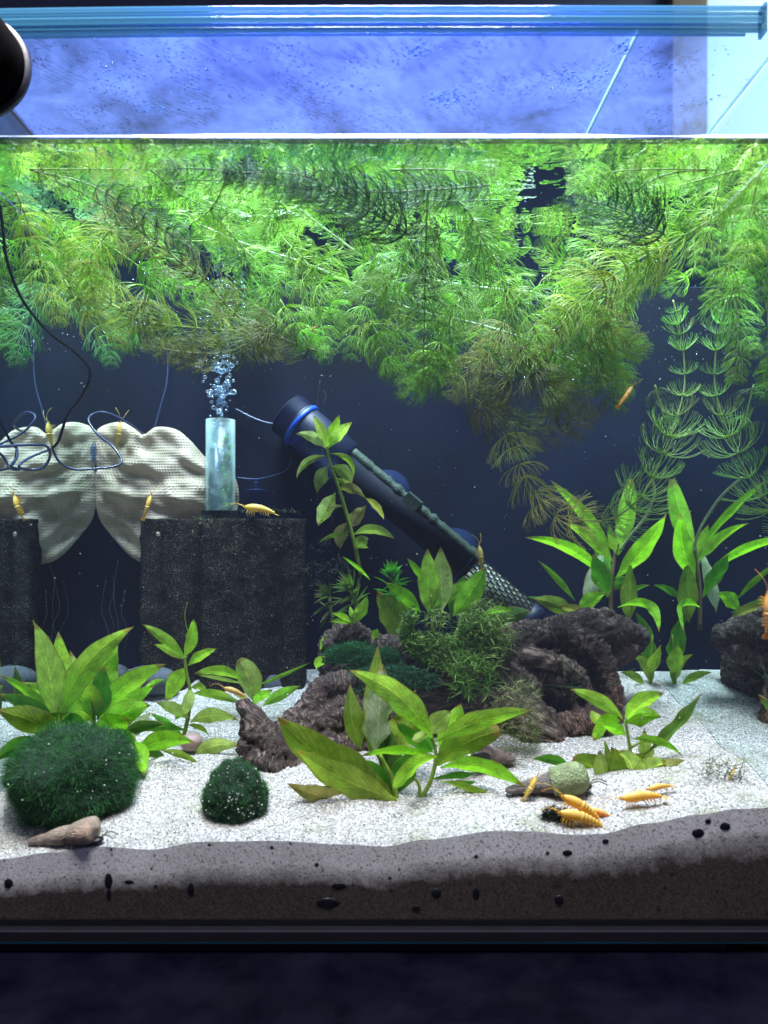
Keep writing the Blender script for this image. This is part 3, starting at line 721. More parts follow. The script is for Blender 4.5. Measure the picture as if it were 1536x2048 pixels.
def plant(name, label, cat, base, stems, leaves, d, stemcol=OL, group=None, ws=1.06):
    """leaves: (x0,y0,x1,y1,width,bend,col[,dd_base,dd_tip[,blunt]]) in photo pixels, bend = px the midrib bows up (negative: down)"""
    o0 = P(*base, d); t = thing(name, o0, label, cat, group)
    for st in stems:
        pts = catmull([P(x, y, d+(r_[0] if r_ else 0)) for (x, y, *r_) in st[1:]], 6); n = len(pts)
        b = B(); b.tube(pts, [st[0]/F*d*(1-.4*i/n) for i in range(n)], 8); b.build('stem', STEMM, t, color=stemcol, off=o0)
    for lf in leaves:
        x0, y0, x1, y1, w, bend, colr = lf[:7]; db = lf[7] if len(lf) > 7 else 0; dt = lf[8] if len(lf) > 8 else rl.uniform(-.03, .02); bl = lf[9] if len(lf) > 9 else 0
        p0 = P(x0, y0, d+db); p1 = P(x1, y1, d+dt)
        # sideways bow, perpendicular to the leaf in the upright plane, always towards up for positive
        a = (p1-p0); perp = Vector((-a.z, 0, a.x)).normalized()
        if perp.z < 0: perp = -perp
        if abs(perp.z) < .25 and bend: perp = Vector((perp.x, 0, perp.z))
        bv = perp*(bend/F*d)*2+Vector((0, rl.uniform(-.006, .004), 0))
        wm = w/F*d
        vs, fs, uvs = leaf_mesh(p0, p1, wm*ws, bv, rl.uniform(-.35, .35)+(.15 if a.x > 0 else -.15), wave=.5 if bl == 2 else rl.uniform(.05, .2), blunt=1 if bl == 1 else 0)
        k = rl.uniform(.85, 1.15)
        me = mesh('leaf', [v-o0 for v in vs], fs, LEAF, True, uvs)
        link('leaf', me, t, None, tuple(min(1, q*k) for q in colr))
    return t
HY = 'stem plants rooted in the sand'
plant('stem_plant', 'broad leaved bright green plant rising behind the big moss ball, leftmost bush', 'plant', (115, 1480), [(5, (115, 1485), (118, 1420), (118, 1370))], [
    (108, 1445, 66, 1240, 56, 10, PG), (125, 1440, 116, 1263, 52, 0, G2), (118, 1440, 268, 1253, 50, 26, G2, 0, -.02), (100, 1450, 0, 1350, 24, 12, G1),
    (110, 1460, -5, 1388, 34, 14, G3, 0, -.03), (120, 1475, -8, 1420, 52, 10, OL, 0, -.04), (90, 1490, -15, 1525, 34, 14, G3, 0, -.03), (125, 1440, 175, 1370, 34, 8, G1), (80, 1480, 30, 1330, 30, -10, DK, .0, -.01), (115, 1430, 60, 1370, 30, 4, G1, .01, .01)], .618, group=HY)
plant('stem_plant', 'bushy bright green plant with a wavy broad leaf, directly behind the big moss ball', 'plant', (195, 1490), [(5, (190, 1495), (188, 1440), (185, 1390))], [
    (180, 1430, 236, 1270, 66, 8, G1, 0, .0, 2), (192, 1432, 332, 1328, 40, 14, G2, 0, -.02), (205, 1450, 276, 1362, 64, 6, G2, 0, 0, 1), (195, 1440, 30, 1365, 24, 16, G2, 0, -.03),
    (200, 1462, 302, 1410, 48, 10, G1, 0, -.02), (240, 1466, 332, 1448, 22, 6, DK), (185, 1445, 110, 1375, 40, 4, G2), (170, 1470, 90, 1430, 44, 8, G3, 0, -.03), (190, 1430, 168, 1360, 40, 4, OL), (200, 1480, 260, 1440, 52, 8, G1, -.01, -.03), (195, 1440, 208, 1330, 44, 0, G3), (215, 1440, 262, 1345, 40, 8, PG, .01, .01), (150, 1450, 150, 1345, 50, 4, G2, .012, .015), (225, 1450, 310, 1370, 30, 8, G1, .01, .0), (175, 1450, 140, 1300, 44, 0, PG, .015, .02)], .64, group=HY)
plant('stem_plant', 'low plant with glossy dark green leaves lying on the sand beside the big moss ball', 'plant', (275, 1520), [(4, (272, 1525), (270, 1490), (268, 1470))], [
    (272, 1508, 390, 1486, 40, 16, G1, 0, -.01), (268, 1480, 290, 1548, 36, 0, G1, 0, -.02), (270, 1500, 335, 1520, 22, 6, DK), (266, 1490, 200, 1470, 34, 8, G3), (268, 1475, 300, 1425, 26, 4, WG, .01, .02), (320, 1500, 400, 1530, 14, 6, OL)], .622, group=HY)
plant('stem_plant', 'slender upright plant with a curling thread on top, before the filter block', 'plant', (368, 1490), [(4.5, (362, 1490), (375, 1440), (381, 1390), (372, 1340), (370, 1312)), (1.4, (372, 1318), (382, 1285), (372, 1250), (370, 1225), (375, 1205))], [
    (372, 1318, 284, 1248, 24, 6, G2), (372, 1320, 307, 1289, 18, 5, G2), (368, 1314, 387, 1237, 26, -4, G2), (375, 1332, 433, 1297, 20, 4, G2), (372, 1335, 332, 1404, 34, 4, G2), (380, 1375, 370, 1432, 28, 0, PG), (382, 1375, 406, 1388, 20, 8, OL),
    (383, 1388, 482, 1408, 20, 8, G2), (380, 1445, 476, 1440, 30, 12, PG), (380, 1440, 312, 1405, 24, 6, PG), (375, 1462, 240, 1468, 20, 12, G3), (375, 1450, 418, 1472, 12, 6, OL), (370, 1480, 300, 1425, 18, 3, G3), (385, 1516, 482, 1492, 28, 14, PG, -.02, -.03), (372, 1470, 420, 1500, 12, 3, OL), (330, 1360, 284, 1385, 10, 6, G1), (378, 1400, 350, 1440, 20, 0, G1)], .665, group=HY)
plant('stem_plant', 'small plant with one upright oval leaf, behind the dark driftwood root', 'plant', (505, 1410), [(2.5, (508, 1412), (505, 1385), (498, 1360))], [
    (506, 1400, 478, 1318, 50, 6, PG, 0, 0, 1), (487, 1362, 388, 1348, 24, 12, G2), (487, 1368, 394, 1350, 8, 2, PG), (512, 1372, 622, 1324, 8, -2, G1), (525, 1412, 602, 1372, 22, 4, G1), (508, 1410, 545, 1380, 24, 3, G1), (500, 1410, 455, 1380, 20, 4, PG)], .70, group=HY)
plant('stem_plant', 'upright bright green plant at the centre front with leaves on all sides', 'plant', (850, 1600), [(5, (842, 1598), (862, 1560), (872, 1510), (862, 1470)), (4, (840, 1595), (838, 1570), (828, 1555))], [
    (866, 1482, 697, 1340, 50, 24, G2, 0, -.03), (858, 1472, 822, 1482, 22, 4, PG, -.005, -.015), (862, 1470, 902, 1422, 40, 4, PG, -.005, -.01), (878, 1500, 922, 1406, 50, -4, G1, .01, .02), (868, 1484, 1067, 1420, 40, 12, G2, 0, -.02),
    (875, 1532, 1000, 1462, 66, 14, OL, .01, .01, 1), (874, 1513, 784, 1583, 48, 12, G2, -.005, -.03), (870, 1515, 722, 1512, 28, 12, G1, 0, -.01), (880, 1535, 1050, 1574, 42, 18, G1, 0, -.02), (868, 1505, 792, 1440, 44, -8, G3, .01, .02),
    (880, 1562, 1012, 1618, 20, 10, OL, 0, -.01), (870, 1565, 1040, 1592, 14, 8, G3, 0, .01), (860, 1560, 1000, 1560, 16, 8, G3, .01, .02), (866, 1500, 830, 1400, 36, -4, G3, .012, .02)], .585, group=HY)
plant('stem_plant', 'old plant with very broad olive leaves and one whitish leaf, front of the dark root', 'plant', (790, 1610), [(6, (795, 1610), (785, 1560), (760, 1510))], [
    (800, 1606, 553, 1432, 92, -18, OL, 0, -.02), (795, 1600, 588, 1496, 58, -12, (.30, .40, .06), -.004, -.03), (742, 1600, 573, 1566, 38, -12, YB, 0, -.02), (740, 1512, 756, 1290, 44, 0, OL, .01, .02), (722, 1500, 700, 1368, 52, -8, OL, .012, .02), (752, 1512, 766, 1328, 62, 0, WG, .005, .01, 2),
    (800, 1512, 830, 1380, 62, 0, OL, .02, .03, 2), (790, 1600, 768, 1440, 56, 0, DK, .01, .015), (795, 1560, 740, 1420, 50, 0, G3, .01, .015), (790, 1590, 830, 1500, 50, 4, G3, .005, .0), (800, 1600, 700, 1520, 60, 0, G3, .004, .0)], .585, group=HY)
plant('stem_plant', 'small plant with fresh green top and pale curled lower leaves, right front on sand', 'plant', (1250, 1570), [(4.5, (1262, 1570), (1260, 1500), (1250, 1440)), (3, (1262, 1495), (1290, 1480), (1310, 1472))], [
    (1246, 1438, 1138, 1378, 30, 8, G2), (1250, 1440, 1327, 1386, 50, 8, G2, 0, -.01), (1252, 1446, 1322, 1434, 38, 8, G1), (1240, 1442, 1186, 1482, 46, 10, G1, 0, -.02), (1200, 1450, 1182, 1420, 20, 0, OL), (1290, 1508, 1402, 1388, 44, -8, (.15, .30, .05)),
    (1262, 1478, 1364, 1512, 16, 14, G1), (1252, 1470, 1205, 1450, 24, 4, G1), (1226, 1570, 1200, 1500, 36, -8, PG, 0, -.01), (1244, 1572, 1222, 1494, 40, 6, OL, 0, -.01), (1266, 1570, 1240, 1500, 52, 10, PG, -.005, -.012), (1278, 1572, 1332, 1526, 44, 14, PG, -.008, -.012, 1), (1285, 1578, 1370, 1520, 36, 10, (.44, .46, .18), -.008, -.012),
    (1140, 1530, 1064, 1518, 20, 5, G3, 0, 0), (1215, 1550, 1145, 1520, 46, 6, OL, .01, .01, 1), (1294, 1532, 1288, 1458, 26, 0, PG, .01, .01, 2), (1225, 1555, 1208, 1478, 14, 0, OL), (1250, 1560, 1290, 1505, 40, 0, OL, .004, .004)], .60, group=HY)
plant('stem_plant', 'tall plant with long arching green leaves behind the arched driftwood', 'plant', (1220, 1250), [(5, (1222, 1260), (1222, 1180), (1230, 1110), (1236, 1085))], [
    (1222, 1098, 1100, 960, 30, 6, G1), (1212, 1158, 1050, 1075, 34, 20, G1), (1226, 1125, 1128, 1046, 36, 10, G2), (1236, 1110, 1264, 958, 48, -3, G1, 0, .01, 1), (1232, 1108, 1218, 1048, 22, 0, G2, -.005, -.01), (1230, 1158, 1334, 1026, 48, -8, G1, 0, -.05), (1150, 1202, 1075, 1120, 16, 4, G1),
    (1215, 1195, 1186, 1108, 46, 0, G3), (1175, 1225, 1208, 1098, 40, 6, WG, .01, .01), (1258, 1246, 1262, 1122, 46, 0, OL, -.01, -.01), (1228, 1182, 1268, 1156, 28, 6, G3), (1160, 1226, 1043, 1195, 16, 8, G3), (1150, 1238, 1064, 1198, 38, 10, OL, -.01, -.02), (1175, 1242, 1118, 1212, 30, 6, YB, -.01, -.02),
    (1157, 1222, 1214, 1186, 36, 6, G1, -.01, -.02), (1235, 1215, 1318, 1266, 28, 34, G1, -.01, -.045), (1245, 1200, 1300, 1170, 18, 6, G3, .01, .01), (1225, 1150, 1190, 1060, 30, -4, G3, .01, .02)], .785, stemcol=(.16, .12, .06), group=HY, ws=.84)
plant('stem_plant', 'drooping half rotten plant in the far right corner, below the driftwood tip', 'plant', (1290, 1372), [(3, (1298, 1374), (1302, 1330), (1305, 1270))], [
    (1302, 1372, 1262, 1308, 22, 14, OL, 0, 0), (1305, 1330, 1285, 1250, 34, 0, G3, 0, 0), (1303, 1350, 1322, 1290, 30, 0, OL, 0, -.02), (1306, 1300, 1272, 1225, 20, 4, G3, 0, 0), (1288, 1372, 1240, 1345, 16, 8, OL, 0, -.01)], .765, group=HY)
plant('stem_plant', 'tall thin plant with drooping olive leaves in front of the heater', 'plant', (722, 1150), [(4, (722, 1150), (706, 1075), (682, 990), (660, 925), (654, 893))], [
    (653, 896, 626, 831, 22, 3, PG), (655, 894, 679, 830, 22, 0, G2), (657, 896, 704, 844, 24, 3, PG), (653, 898, 591, 868, 22, 10, PG), (654, 893, 650, 868, 14, 0, G2), (653, 912, 593, 958, 14, 14, OL), (658, 908, 705, 962, 12, 22, OL), (657, 932, 634, 986, 26, 6, (.22, .34, .08)),
    (662, 932, 704, 968, 24, 8, OL), (664, 955, 734, 1000, 14, 6, OL), (730, 995, 768, 1040, 14, 6, YB), (660, 956, 638, 980, 8, 4, OL), (671, 985, 636, 1052, 30, 3, OL), (676, 978, 726, 988, 20, 6, YB), (697, 1056, 732, 1012, 26, 2, YB), (694, 1045, 681, 1098, 28, 6, YB), (706, 1070, 790, 1078, 22, 14, (.26, .36, .10)), (700, 1072, 636, 1088, 9, 9, OL), (712, 1098, 737, 1078, 28, 3, (.22, .34, .08)), (690, 1012, 650, 1022, 7, 3, YB)], .745, group=HY)
plant('stem_plant', 'cluster of upright pointed bright leaves behind the fern, between heater and driftwood', 'plant', (865, 1260), [(4, (865, 1265), (865, 1220), (862, 1190))], [
    (856, 1225, 855, 1097, 42, 0, G2), (884, 1225, 881, 1094, 46, 0, PG), (862, 1222, 968, 1156, 26, 8, G1), (905, 1232, 972, 1132, 46, -4, G1), (842, 1225, 768, 1164, 26, 5, G1), (838, 1238, 778, 1178, 34, 2, G1), (846, 1165, 814, 1116, 14, 3, G1), (740, 1160, 683, 1112, 8, 3, G1),
    (808, 1285, 754, 1182, 56, 4, OL, -.01, -.01), (985, 1258, 1062, 1222, 38, 8, DK), (965, 1232, 1028, 1220, 20, 5, G1), (940, 1260, 1010, 1236, 36, 5, G3), (870, 1240, 840, 1140, 36, 0, G3, .01, .01), (900, 1230, 930, 1150, 30, 0, G3, .01, .01), (1000, 1255, 1045, 1260, 18, 5, WG)], .725, group=HY)
plant('sprout', 'tiny fresh green sprout standing on the reddish driftwood stump', 'plant', (704, 1252), [(2, (704, 1255), (703, 1238), (704, 1228))], [
    (706, 1248, 735, 1191, 24, -2, G2, -.005, -.01), (702, 1246, 662, 1226, 14, 4, G2), (702, 1250, 659, 1244, 12, 5, G2), (704, 1236, 700, 1212, 10, 0, G2), (706, 1236, 715, 1215, 8, 0, PG)], .695)
plant('sprout', 'lone bright leaf peeping out left of the reddish driftwood stump', 'plant', (650, 1330), [(1.5, (655, 1300), (650, 1290), (648, 1285))], [
    (640, 1300, 676, 1268, 18, 6, G2), (632, 1338, 650, 1312, 20, 2, G2), (755, 1258, 745, 1280, 16, 0, G2, -.01, -.01)], .69)
# fine leaved rosette plants
def spiky(px, py, d, R, n, colr, label, up=(0, -.6, .8), name='rosette_plant', w=5):
    o0 = P(px, py, d); t = thing(name, o0, label, 'plant'); q = rot_to(up)
    b = B(); b.tube(catmull([o0, P(px+4, py+40, d+.004), P(px+8, py+95, d+.006)], 5), .0009, 6); b.build('stem', STEMM, t, color=OL, off=o0)
    for i in range(n):
        a = i*2.39996; el = .15+1.25*(i/n); L = R/F*d*(.55+.45*(i/n))*rl.uniform(.85, 1.1)
        dr = q@Vector((math.cos(a)*math.sin(el), math.sin(a)*math.sin(el), math.cos(el)))
        if i > n*.6: base = o0+Vector((.0005, .001, -rl.uniform(.002, .02)))
        else: base = o0
        vs, fs, uvs = leaf_mesh(base, base+dr*L, w/F*d, Vector((0, 0, .002)), rl.uniform(-1, 1), N=6, K=2)
        link('leaf', mesh('leaf', [v-o0 for v in vs], fs, LEAF, True, uvs), t, None, tuple(k*rl.uniform(.8, 1.2) for k in colr))
spiky(783, 1150, .715, 44, 46, (.08, .42, .05), 'spiky vivid green rosette plant behind the reddish driftwood stump')
spiky(706, 1180, .735, 66, 40, (.10, .20, .045), 'dull olive needle leaved plant right beside the filter block', up=(-.6, -.4, .6), w=6)
spiky(660, 1192, .75, 50, 26, (.09, .15, .05), 'dusky small leaved plant touching the filter block edge', up=(-.8, -.3, .3), w=6)

# ------------------------------------------------------------------ moss, fern, algae
def tuft_mesh(rg, pts_fn, n, L, w, curl=.5, seg=3):
    b = B()
    for i in range(n):
        p, dr = pts_fn(rg); l = L*rg.uniform(.5, 1.2); s = dr.orthogonal().normalized(); s = Quaternion(dr, rg.uniform(0, 6.3))@s
        c_ = Vector((rg.gauss(0, 1), rg.gauss(0, 1), rg.gauss(0, 1)))*curl
        vs = []; q = p.copy(); dd = dr.copy()
        for k in range(seg+1):
            ww = w*(1-.8*k/seg); vs += [q-s*ww, q+s*ww]; dd = (dd+c_/seg*1.2).normalized(); q = q+dd*l/seg
        b.add(vs, [(2*k, 2*k+1, 2*k+3, 2*k+2) for k in range(seg)])
    return b
m = M('moss_tissue'); isl = m.node('NewGeometry').outputs['Random Per Island']; oc_ = m.node('ObjectInfo').outputs['Color']
cc = m.mix(1, oc_, m.ramp(isl, [(0, (.45, .5, .4)), (.6, (1, 1, 1)), (1, (1.7, 1.5, 1.3))]), 'MULTIPLY')
MOSS = m.done(m.mixs(.25, m.bsdf(cc, .6), m.node('BsdfTranslucent', i_Color=cc).outputs[0]))
MOSSC = simple('moss_core', (.006, .030, .012), .9, .6, 60, 1, 300, .003)
def moss_ball(px, py, rpx, d, label, sc=(1, 1, .9), n=16000, L=.0075, lean=0):
    r = rpx/F*d; o0 = P(px, py, d); t = thing('moss_ball', o0, label, 'moss ball', 'moss balls on the sand')
    def R(v): return r*(1+.20*noise.noise(v*1.6+Vector((px, 0, 0)))+.10*noise.noise(v*4)+.05*noise.noise(v*9))
    b = B(); b.blob((0, 0, 0), 1, 40, 28, (1, 1, 1))
    b.v = [Vector((v.x*sc[0], v.y*sc[1], v.z*sc[2]))*R(v)*.96 for v in b.v]; b.build('core', MOSSC, t)
    def fn(rg):
        v = Vector((rg.gauss(0, 1), rg.gauss(0, 1), rg.gauss(0, 1))).normalized()
        return Vector((v.x*sc[0], v.y*sc[1], v.z*sc[2]))*R(v)*.95, (v+.9*noise.noise_vector(v*3)).normalized()
    rg = random.Random(int(px)); b = tuft_mesh(rg, fn, n, L, .00014, 1.5)
    o = b.build('fuzz', MOSS, t, color=(.020, .13, .022)); o['kind'] = 'stuff'
    b = B()
    for i in range(130 if rpx < 80 else 40):
        v = Vector((rg.gauss(.4, 1), rg.gauss(-1, .6), rg.gauss(0, 1))).normalized(); q = Vector((v.x*sc[0], v.y*sc[1], v.z*sc[2]))*R(v)*1.03
        b.blob(q, rg.uniform(.0003, .0006), 5, 4)
    b.build('caught_grains', GRAIN, t)['kind'] = 'stuff'
dm1 = on_sand(150, 1640)
moss_ball(143, 1552, 118, .585, 'big fuzzy dark green moss ball at the left front', (1.08, 1, .86), 26000, .008)
moss_ball(470, 1592, 64, .560, 'small dark green moss ball dusted with sand, left of the front plants', (1.0, 1, 1.08), 12000, .0035)
def fern(px0, px1, py0, py1, d, n, L, w, colr, label, name='moss_clump', dd=.02, dirz=.2, cat='moss', curl=.6, fn=None):
    rg = random.Random(int(px0+py0)); o0 = P((px0+px1)/2, py1, d)
    cl = [(rg.uniform(0, 1), rg.uniform(0, 1), rg.uniform(.1, .25)) for i in range(14)]
    def f(rg):
        while True:
            u, v = rg.random(), rg.random()
            if (u-.5)**2+(v-.5)**2 < .25 and any((u-a)**2+(v-b_)**2 < r*r for a, b_, r in cl): break
        p = P(px0+(px1-px0)*u, py0+(py1-py0)*v, d+rg.uniform(-dd, dd)*(1-abs(u-.5)))
        dr = Vector((rg.gauss(0, .8)+(u-.5)*1.5, rg.gauss(-.3, .7), rg.gauss(dirz, .6))).normalized()
        return p-o0, dr
    b = tuft_mesh(rg, fn or f, n, L, w, curl); me = b.mesh(name, MOSS); o = link(name, me, None, o0, colr); tag(o, label, cat, None, 'stuff'); return o
fern(800, 1010, 1190, 1340, .670, 5600, .0062, .00085, (.15, .30, .05), 'mop of small green fern leaves on top of the driftwood', 'fern_clump', .02, .2, 'fern', .9)
fern(840, 1030, 1195, 1350, .664, 1300, .011, .0006, (.22, .34, .08), 'loose lighter fern fronds hanging over the driftwood front', 'fern_clump', .015, -.1, 'fern', .8)
fern(645, 800, 1285, 1350, .672, 8000, .0050, .00025, (.03, .17, .05), 'short dark green moss carpet on the low driftwood', 'moss_clump', .012, .6)
fern(690, 880, 1330, 1395, .655, 3500, .006, .00035, (.025, .12, .05), 'bluish green moss hanging below the fern', 'moss_clump', .01, .2)
fern(900, 990, 1310, 1400, .64, 220, .016, .0006, (.10, .24, .03), 'sprig of light green moss before the driftwood hollow', 'moss_clump', .004, .7)
fern(985, 1090, 1360, 1520, .632, 900, .013, .00030, (.20, .24, .09), 'straggly olive java moss clinging to the driftwood', 'moss_clump', .008, .4, 'moss', 1.1)
fern(985, 1050, 1490, 1540, .612, 160, .013, .0003, (.14, .15, .05), 'thin moss threads over the brown snail', 'moss_clump', .004, .4, 'moss', 1.1)
fern(1370, 1490, 1520, 1585, .562, 150, .015, .00035, (.10, .13, .04), 'scrap of brown green moss lying on the sand at right', 'moss_clump', .006, .5, 'moss', 1.3)
fern(1090, 1160, 1560, 1600, .575, 110, .010, .0003, (.09, .13, .05), 'wisp of moss under the green topped snail', 'moss_clump', .004, .3, 'moss', 1.2)
fern(1100, 1320, 1300, 1380, .665, 26, .03, .0003, (.08, .20, .09), 'single moss threads across the driftwood ring', 'moss_clump', .004, .0, 'moss', 1.6)
fern(1085, 1140, 1612, 1652, .536, 500, .005, .0006, (.03, .04, .02), 'dark scrap of food under the orange shrimps', 'food_scrap', .003, .2, 'food')
fern(380, 620, 1018, 1050, .776, 420, .0065, .00010, (.12, .17, .08), 'thin algae hair along the top edge of the filter block', 'algae_hair', .003, .3, 'algae')
fern(300, 600, 1030, 1110, .768, 240, .006, .00012, (.22, .24, .12), 'brown green fluff on the upper front face of the filter block', 'algae_hair', .002, -.2, 'algae', 1.3)
fern(590, 700, 1080, 1200, .765, 260, .010, .00010, (.12, .17, .10), 'wispy algae hair beside the filter block', 'algae_hair', .006, .2, 'algae', 1.5)
b = B(); rg = random.Random(9)
for (x, y0, y1) in ((640, 760, 1010), (648, 780, 860), (615, 900, 980), (660, 1000, 1060), (236, 1120, 1330), (226, 1150, 1320), (250, 1180, 1300), (1280, 860, 925), (212, 1160, 1330)):
    b.tube(catmull([P(x+rg.uniform(-8, 8)*(i > 0), y0+(y1-y0)*i/5, .77+rg.uniform(-.003, .003)) for i in range(6)], 5), .0001, 4)
o = b.build('algae_threads', MOSS, color=(.16, .19, .12)); tag(o, 'single pale algae threads hanging in the water', 'algae', None, 'stuff')
# ------------------------------------------------------------------ hornwort
rh = random.Random(5)
def whorl_mesh(seed, spread=1.0, n=14):
    rg = random.Random(seed); b = B()
    def needle(az, e0, e1, s0, s1, p, r0, depth):
        steps = 3; pts = [p]; L = (s1-s0)
        for i in range(steps):
            s = s0+L*(i+1)/steps; e = e0+(e1-e0)*s
            d = Vector((math.cos(az)*math.sin(e), math.sin(az)*math.sin(e), math.cos(e)))
            pts.append(pts[-1]+d*L/steps)
        rr = [r0*(1-.25*i/steps) for i in range(steps+1)]
        b.tube(pts, rr, 3, cap=False)
        if depth > 0:
            for sg in (-1, 1):
                s2 = min(1, s1+(.32 if depth > 1 else 1-s1))
                needle(az+sg*rg.uniform(.12, .28)/max(.4, math.sin(e0+(e1-e0)*s1)), e0+sg*rg.uniform(-.08, .1), e1+rg.uniform(-.15, .15), s1, s2, pts[-1], rr[-1]*.85, depth-1)
    for i in range(n):
        az = 2*math.pi*(i+rg.uniform(-.25, .25))/n
        needle(az, (1.45+rg.uniform(-.15, .15))*spread, (.35+rg.uniform(-.3, .35))*spread, 0, rg.uniform(.25, .40), Vector((math.cos(az)*.02, math.sin(az)*.02, 0)), .0165, 2)
    return b.mesh('leaf_whorl', NEEDLE)
WH = [whorl_mesh(i, (1.0, 1.12, .9)[i % 3], (14, 13, 15)[i % 3]) for i in range(9)]
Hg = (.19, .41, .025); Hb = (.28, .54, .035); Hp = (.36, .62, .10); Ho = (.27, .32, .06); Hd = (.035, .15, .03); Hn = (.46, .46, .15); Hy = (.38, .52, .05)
STEMCOL = (.45, .52, .28)
def hornwort(pts, R, colr, label, group=None, sp=24, tip=True, stem=3.2, sc=None, dens=1.0):
    """pts (px,py,d) base -> growing tip"""
    w = []
    for px, py, d in pts:
        if py < 1000:
            d = max(.542, min(d, (ZW-.013-H)*F/(1085-py)))
        q = P(px, py, d); q.z = min(q.z, ZW-.011); q.x = max(XL+.012, min(XR-.012, q.x)); w.append(q)
    w = catmull(w, 10); o0 = w[0]
    t = thing('hornwort_stem', o0, label, 'hornwort', group)
    dm_ = sum(p[2] for p in pts)/len(pts)
    b = B(); n = len(w); b.tube(w, [stem/F*dm_*.5*(1-.45*i/n) for i in range(n)], 6); b.build('stem', STEMM, t, color=sc or tuple(.6*a+.4*c_ for a, c_ in zip(STEMCOL, colr)), off=o0)
    cum = [0]
    for a, c_ in zip(w, w[1:]): cum.append(cum[-1]+(c_-a).length)
    T = cum[-1]; s = rh.uniform(.1, .8)*sp/F*dm_
    while s < T:
        k = max(i for i in range(len(cum)) if cum[i] <= s); k = min(k, n-2)
        f = (s-cum[k])/max(1e-6, cum[k+1]-cum[k]); p = w[k].lerp(w[k+1], f); tg = (w[k+1]-w[k]).normalized()
        rest = (T-s)/(sp/F*dm_)
        near = min(1, .30+rest*.16) if tip else 1
        r = R/F*dm_*near*rh.uniform(.85, 1.12)
        r = min(r, max(.008, (ZW-p.z)*1.1), max(.010, (p.y-D0)*1.15), max(.012, (XR-p.x)*1.2))
        o = link('leaf_whorl', rh.choice(WH), t, p-o0, tuple(min(1, q*rh.uniform(.85, 1.15)*(1.0 if rest > 3 or not tip else 1.15)) for q in colr))
        o.rotation_mode = 'QUATERNION'
        jig = Quaternion(Vector((rh.gauss(0, 1), rh.gauss(0, 1), 0)).normalized(), rh.gauss(0, .19))
        o.rotation_quaternion = rot_to(tg)@jig@Quaternion((0, 0, 1), rh.uniform(0, 6.28)); o.scale = (r, r, r*rh.uniform(.85, 1.1))
        s += sp/F*dm_*(.22+.78*near)*rh.uniform(.68, 1.3)/dens
    return t
GH = 'hornwort stems floating under the water surface'
hornwort([(60, 330, .60), (190, 400, .60), (330, 500, .61), (400, 555, .615), (480, 635, .62), (560, 675, .62), (632, 702, .62)][::-1], 62, Ho, 'long olive brown hornwort stem sloping from upper left towards the bubbles', GH, 26, False, 4.5, (.25, .30, .08))
hornwort([(480, 662, .64), (380, 655, .64), (290, 640, .64), (200, 590, .645), (120, 500, .65)], 64, Hy, 'yellow green hornwort stem lying flat above the filter tube, tip to the left', GH, 25, True, 4, (.4, .5, .15))
hornwort([(560, 640, .615), (470, 700, .615), (380, 705, .615), (290, 690, .615)], 58, Ho, 'olive hornwort branch at the lower edge over the filter block', GH, 23)
hornwort([(30, 380, .595), (65, 470, .60), (90, 560, .605), (118, 650, .61)], 56, Hy, 'orange green hornwort stem hanging next to the black cable at left', GH, 22, True, 3, (.3, .22, .05))
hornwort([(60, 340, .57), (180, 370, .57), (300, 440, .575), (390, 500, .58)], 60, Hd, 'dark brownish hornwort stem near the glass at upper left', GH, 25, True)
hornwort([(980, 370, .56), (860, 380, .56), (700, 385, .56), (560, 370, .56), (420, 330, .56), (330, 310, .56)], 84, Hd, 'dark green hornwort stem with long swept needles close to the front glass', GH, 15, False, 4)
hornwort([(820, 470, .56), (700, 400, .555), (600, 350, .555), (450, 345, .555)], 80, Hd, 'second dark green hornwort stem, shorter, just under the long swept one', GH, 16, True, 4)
hornwort([(1330, 470, .58), (1240, 420, .57), (1150, 395, .57)], 80, Hd, 'dark green hornwort stem right of the dark gap near the glass', GH, 18, True, 4)
hornwort([(1000, 400, .585), (850, 400, .585), (700, 375, .585), (560, 370, .585), (400, 360, .585), (240, 380, .585)], 88, Hg, 'bright green hornwort stem lying along the top, middle left', GH, 28)
hornwort([(1225, 762, .68), (1080, 690, .68), (960, 650, .68), (830, 620, .68), (740, 585, .68), (620, 530, .68), (490, 488, .68), (400, 450, .68)], 70, Hb, 'long stem of hornwort with a white stalk crossing the whole tangle', GH, 34, True, 6, (.62, .70, .50))
hornwort([(1070, 585, .69), (960, 575, .69), (860, 560, .69), (760, 535, .69), (680, 480, .69), (600, 420, .69)], 72, Hp, 'pale hornwort stem with shining stalk just right of centre top', GH, 34, True, 6, (.6, .7, .5))
hornwort([(855, 380, .60), (852, 480, .60), (850, 580, .60), (848, 680, .605), (846, 772, .61)], 74, Hg, 'straight hornwort stem hanging down at the centre with a bright tip', GH, 30, True, 3.5)
hornwort([(1010, 640, .625), (980, 700, .625), (930, 750, .625), (900, 800, .63)], 66, Hn, 'brown hornwort stem hanging at the lower middle of the tangle', GH, 22)
hornwort([(1120, 650, .635), (1060, 720, .635), (990, 770, .635), (920, 790, .635)], 66, Ho, 'olive brown hornwort branch bent over beside the brown one', GH, 22)
hornwort([(940, 790, .64), (1000, 835, .64), (1060, 856, .64), (1130, 850, .64), (1200, 820, .64)], 60, Ho, 'olive hornwort stem curving along the lower edge of the tangle', GH, 22, True, 4, (.5, .52, .25))
hornwort([(1012, 862, .65), (1035, 915, .65), (1062, 975, .65), (1100, 1025, .65), (1150, 1042, .65), (1180, 1040, .65)], 66, (.62, .62, .20), 'thin brown hornwort end dangling below the tangle into open water', GH, 36, False, 4, (.42, .42, .16))
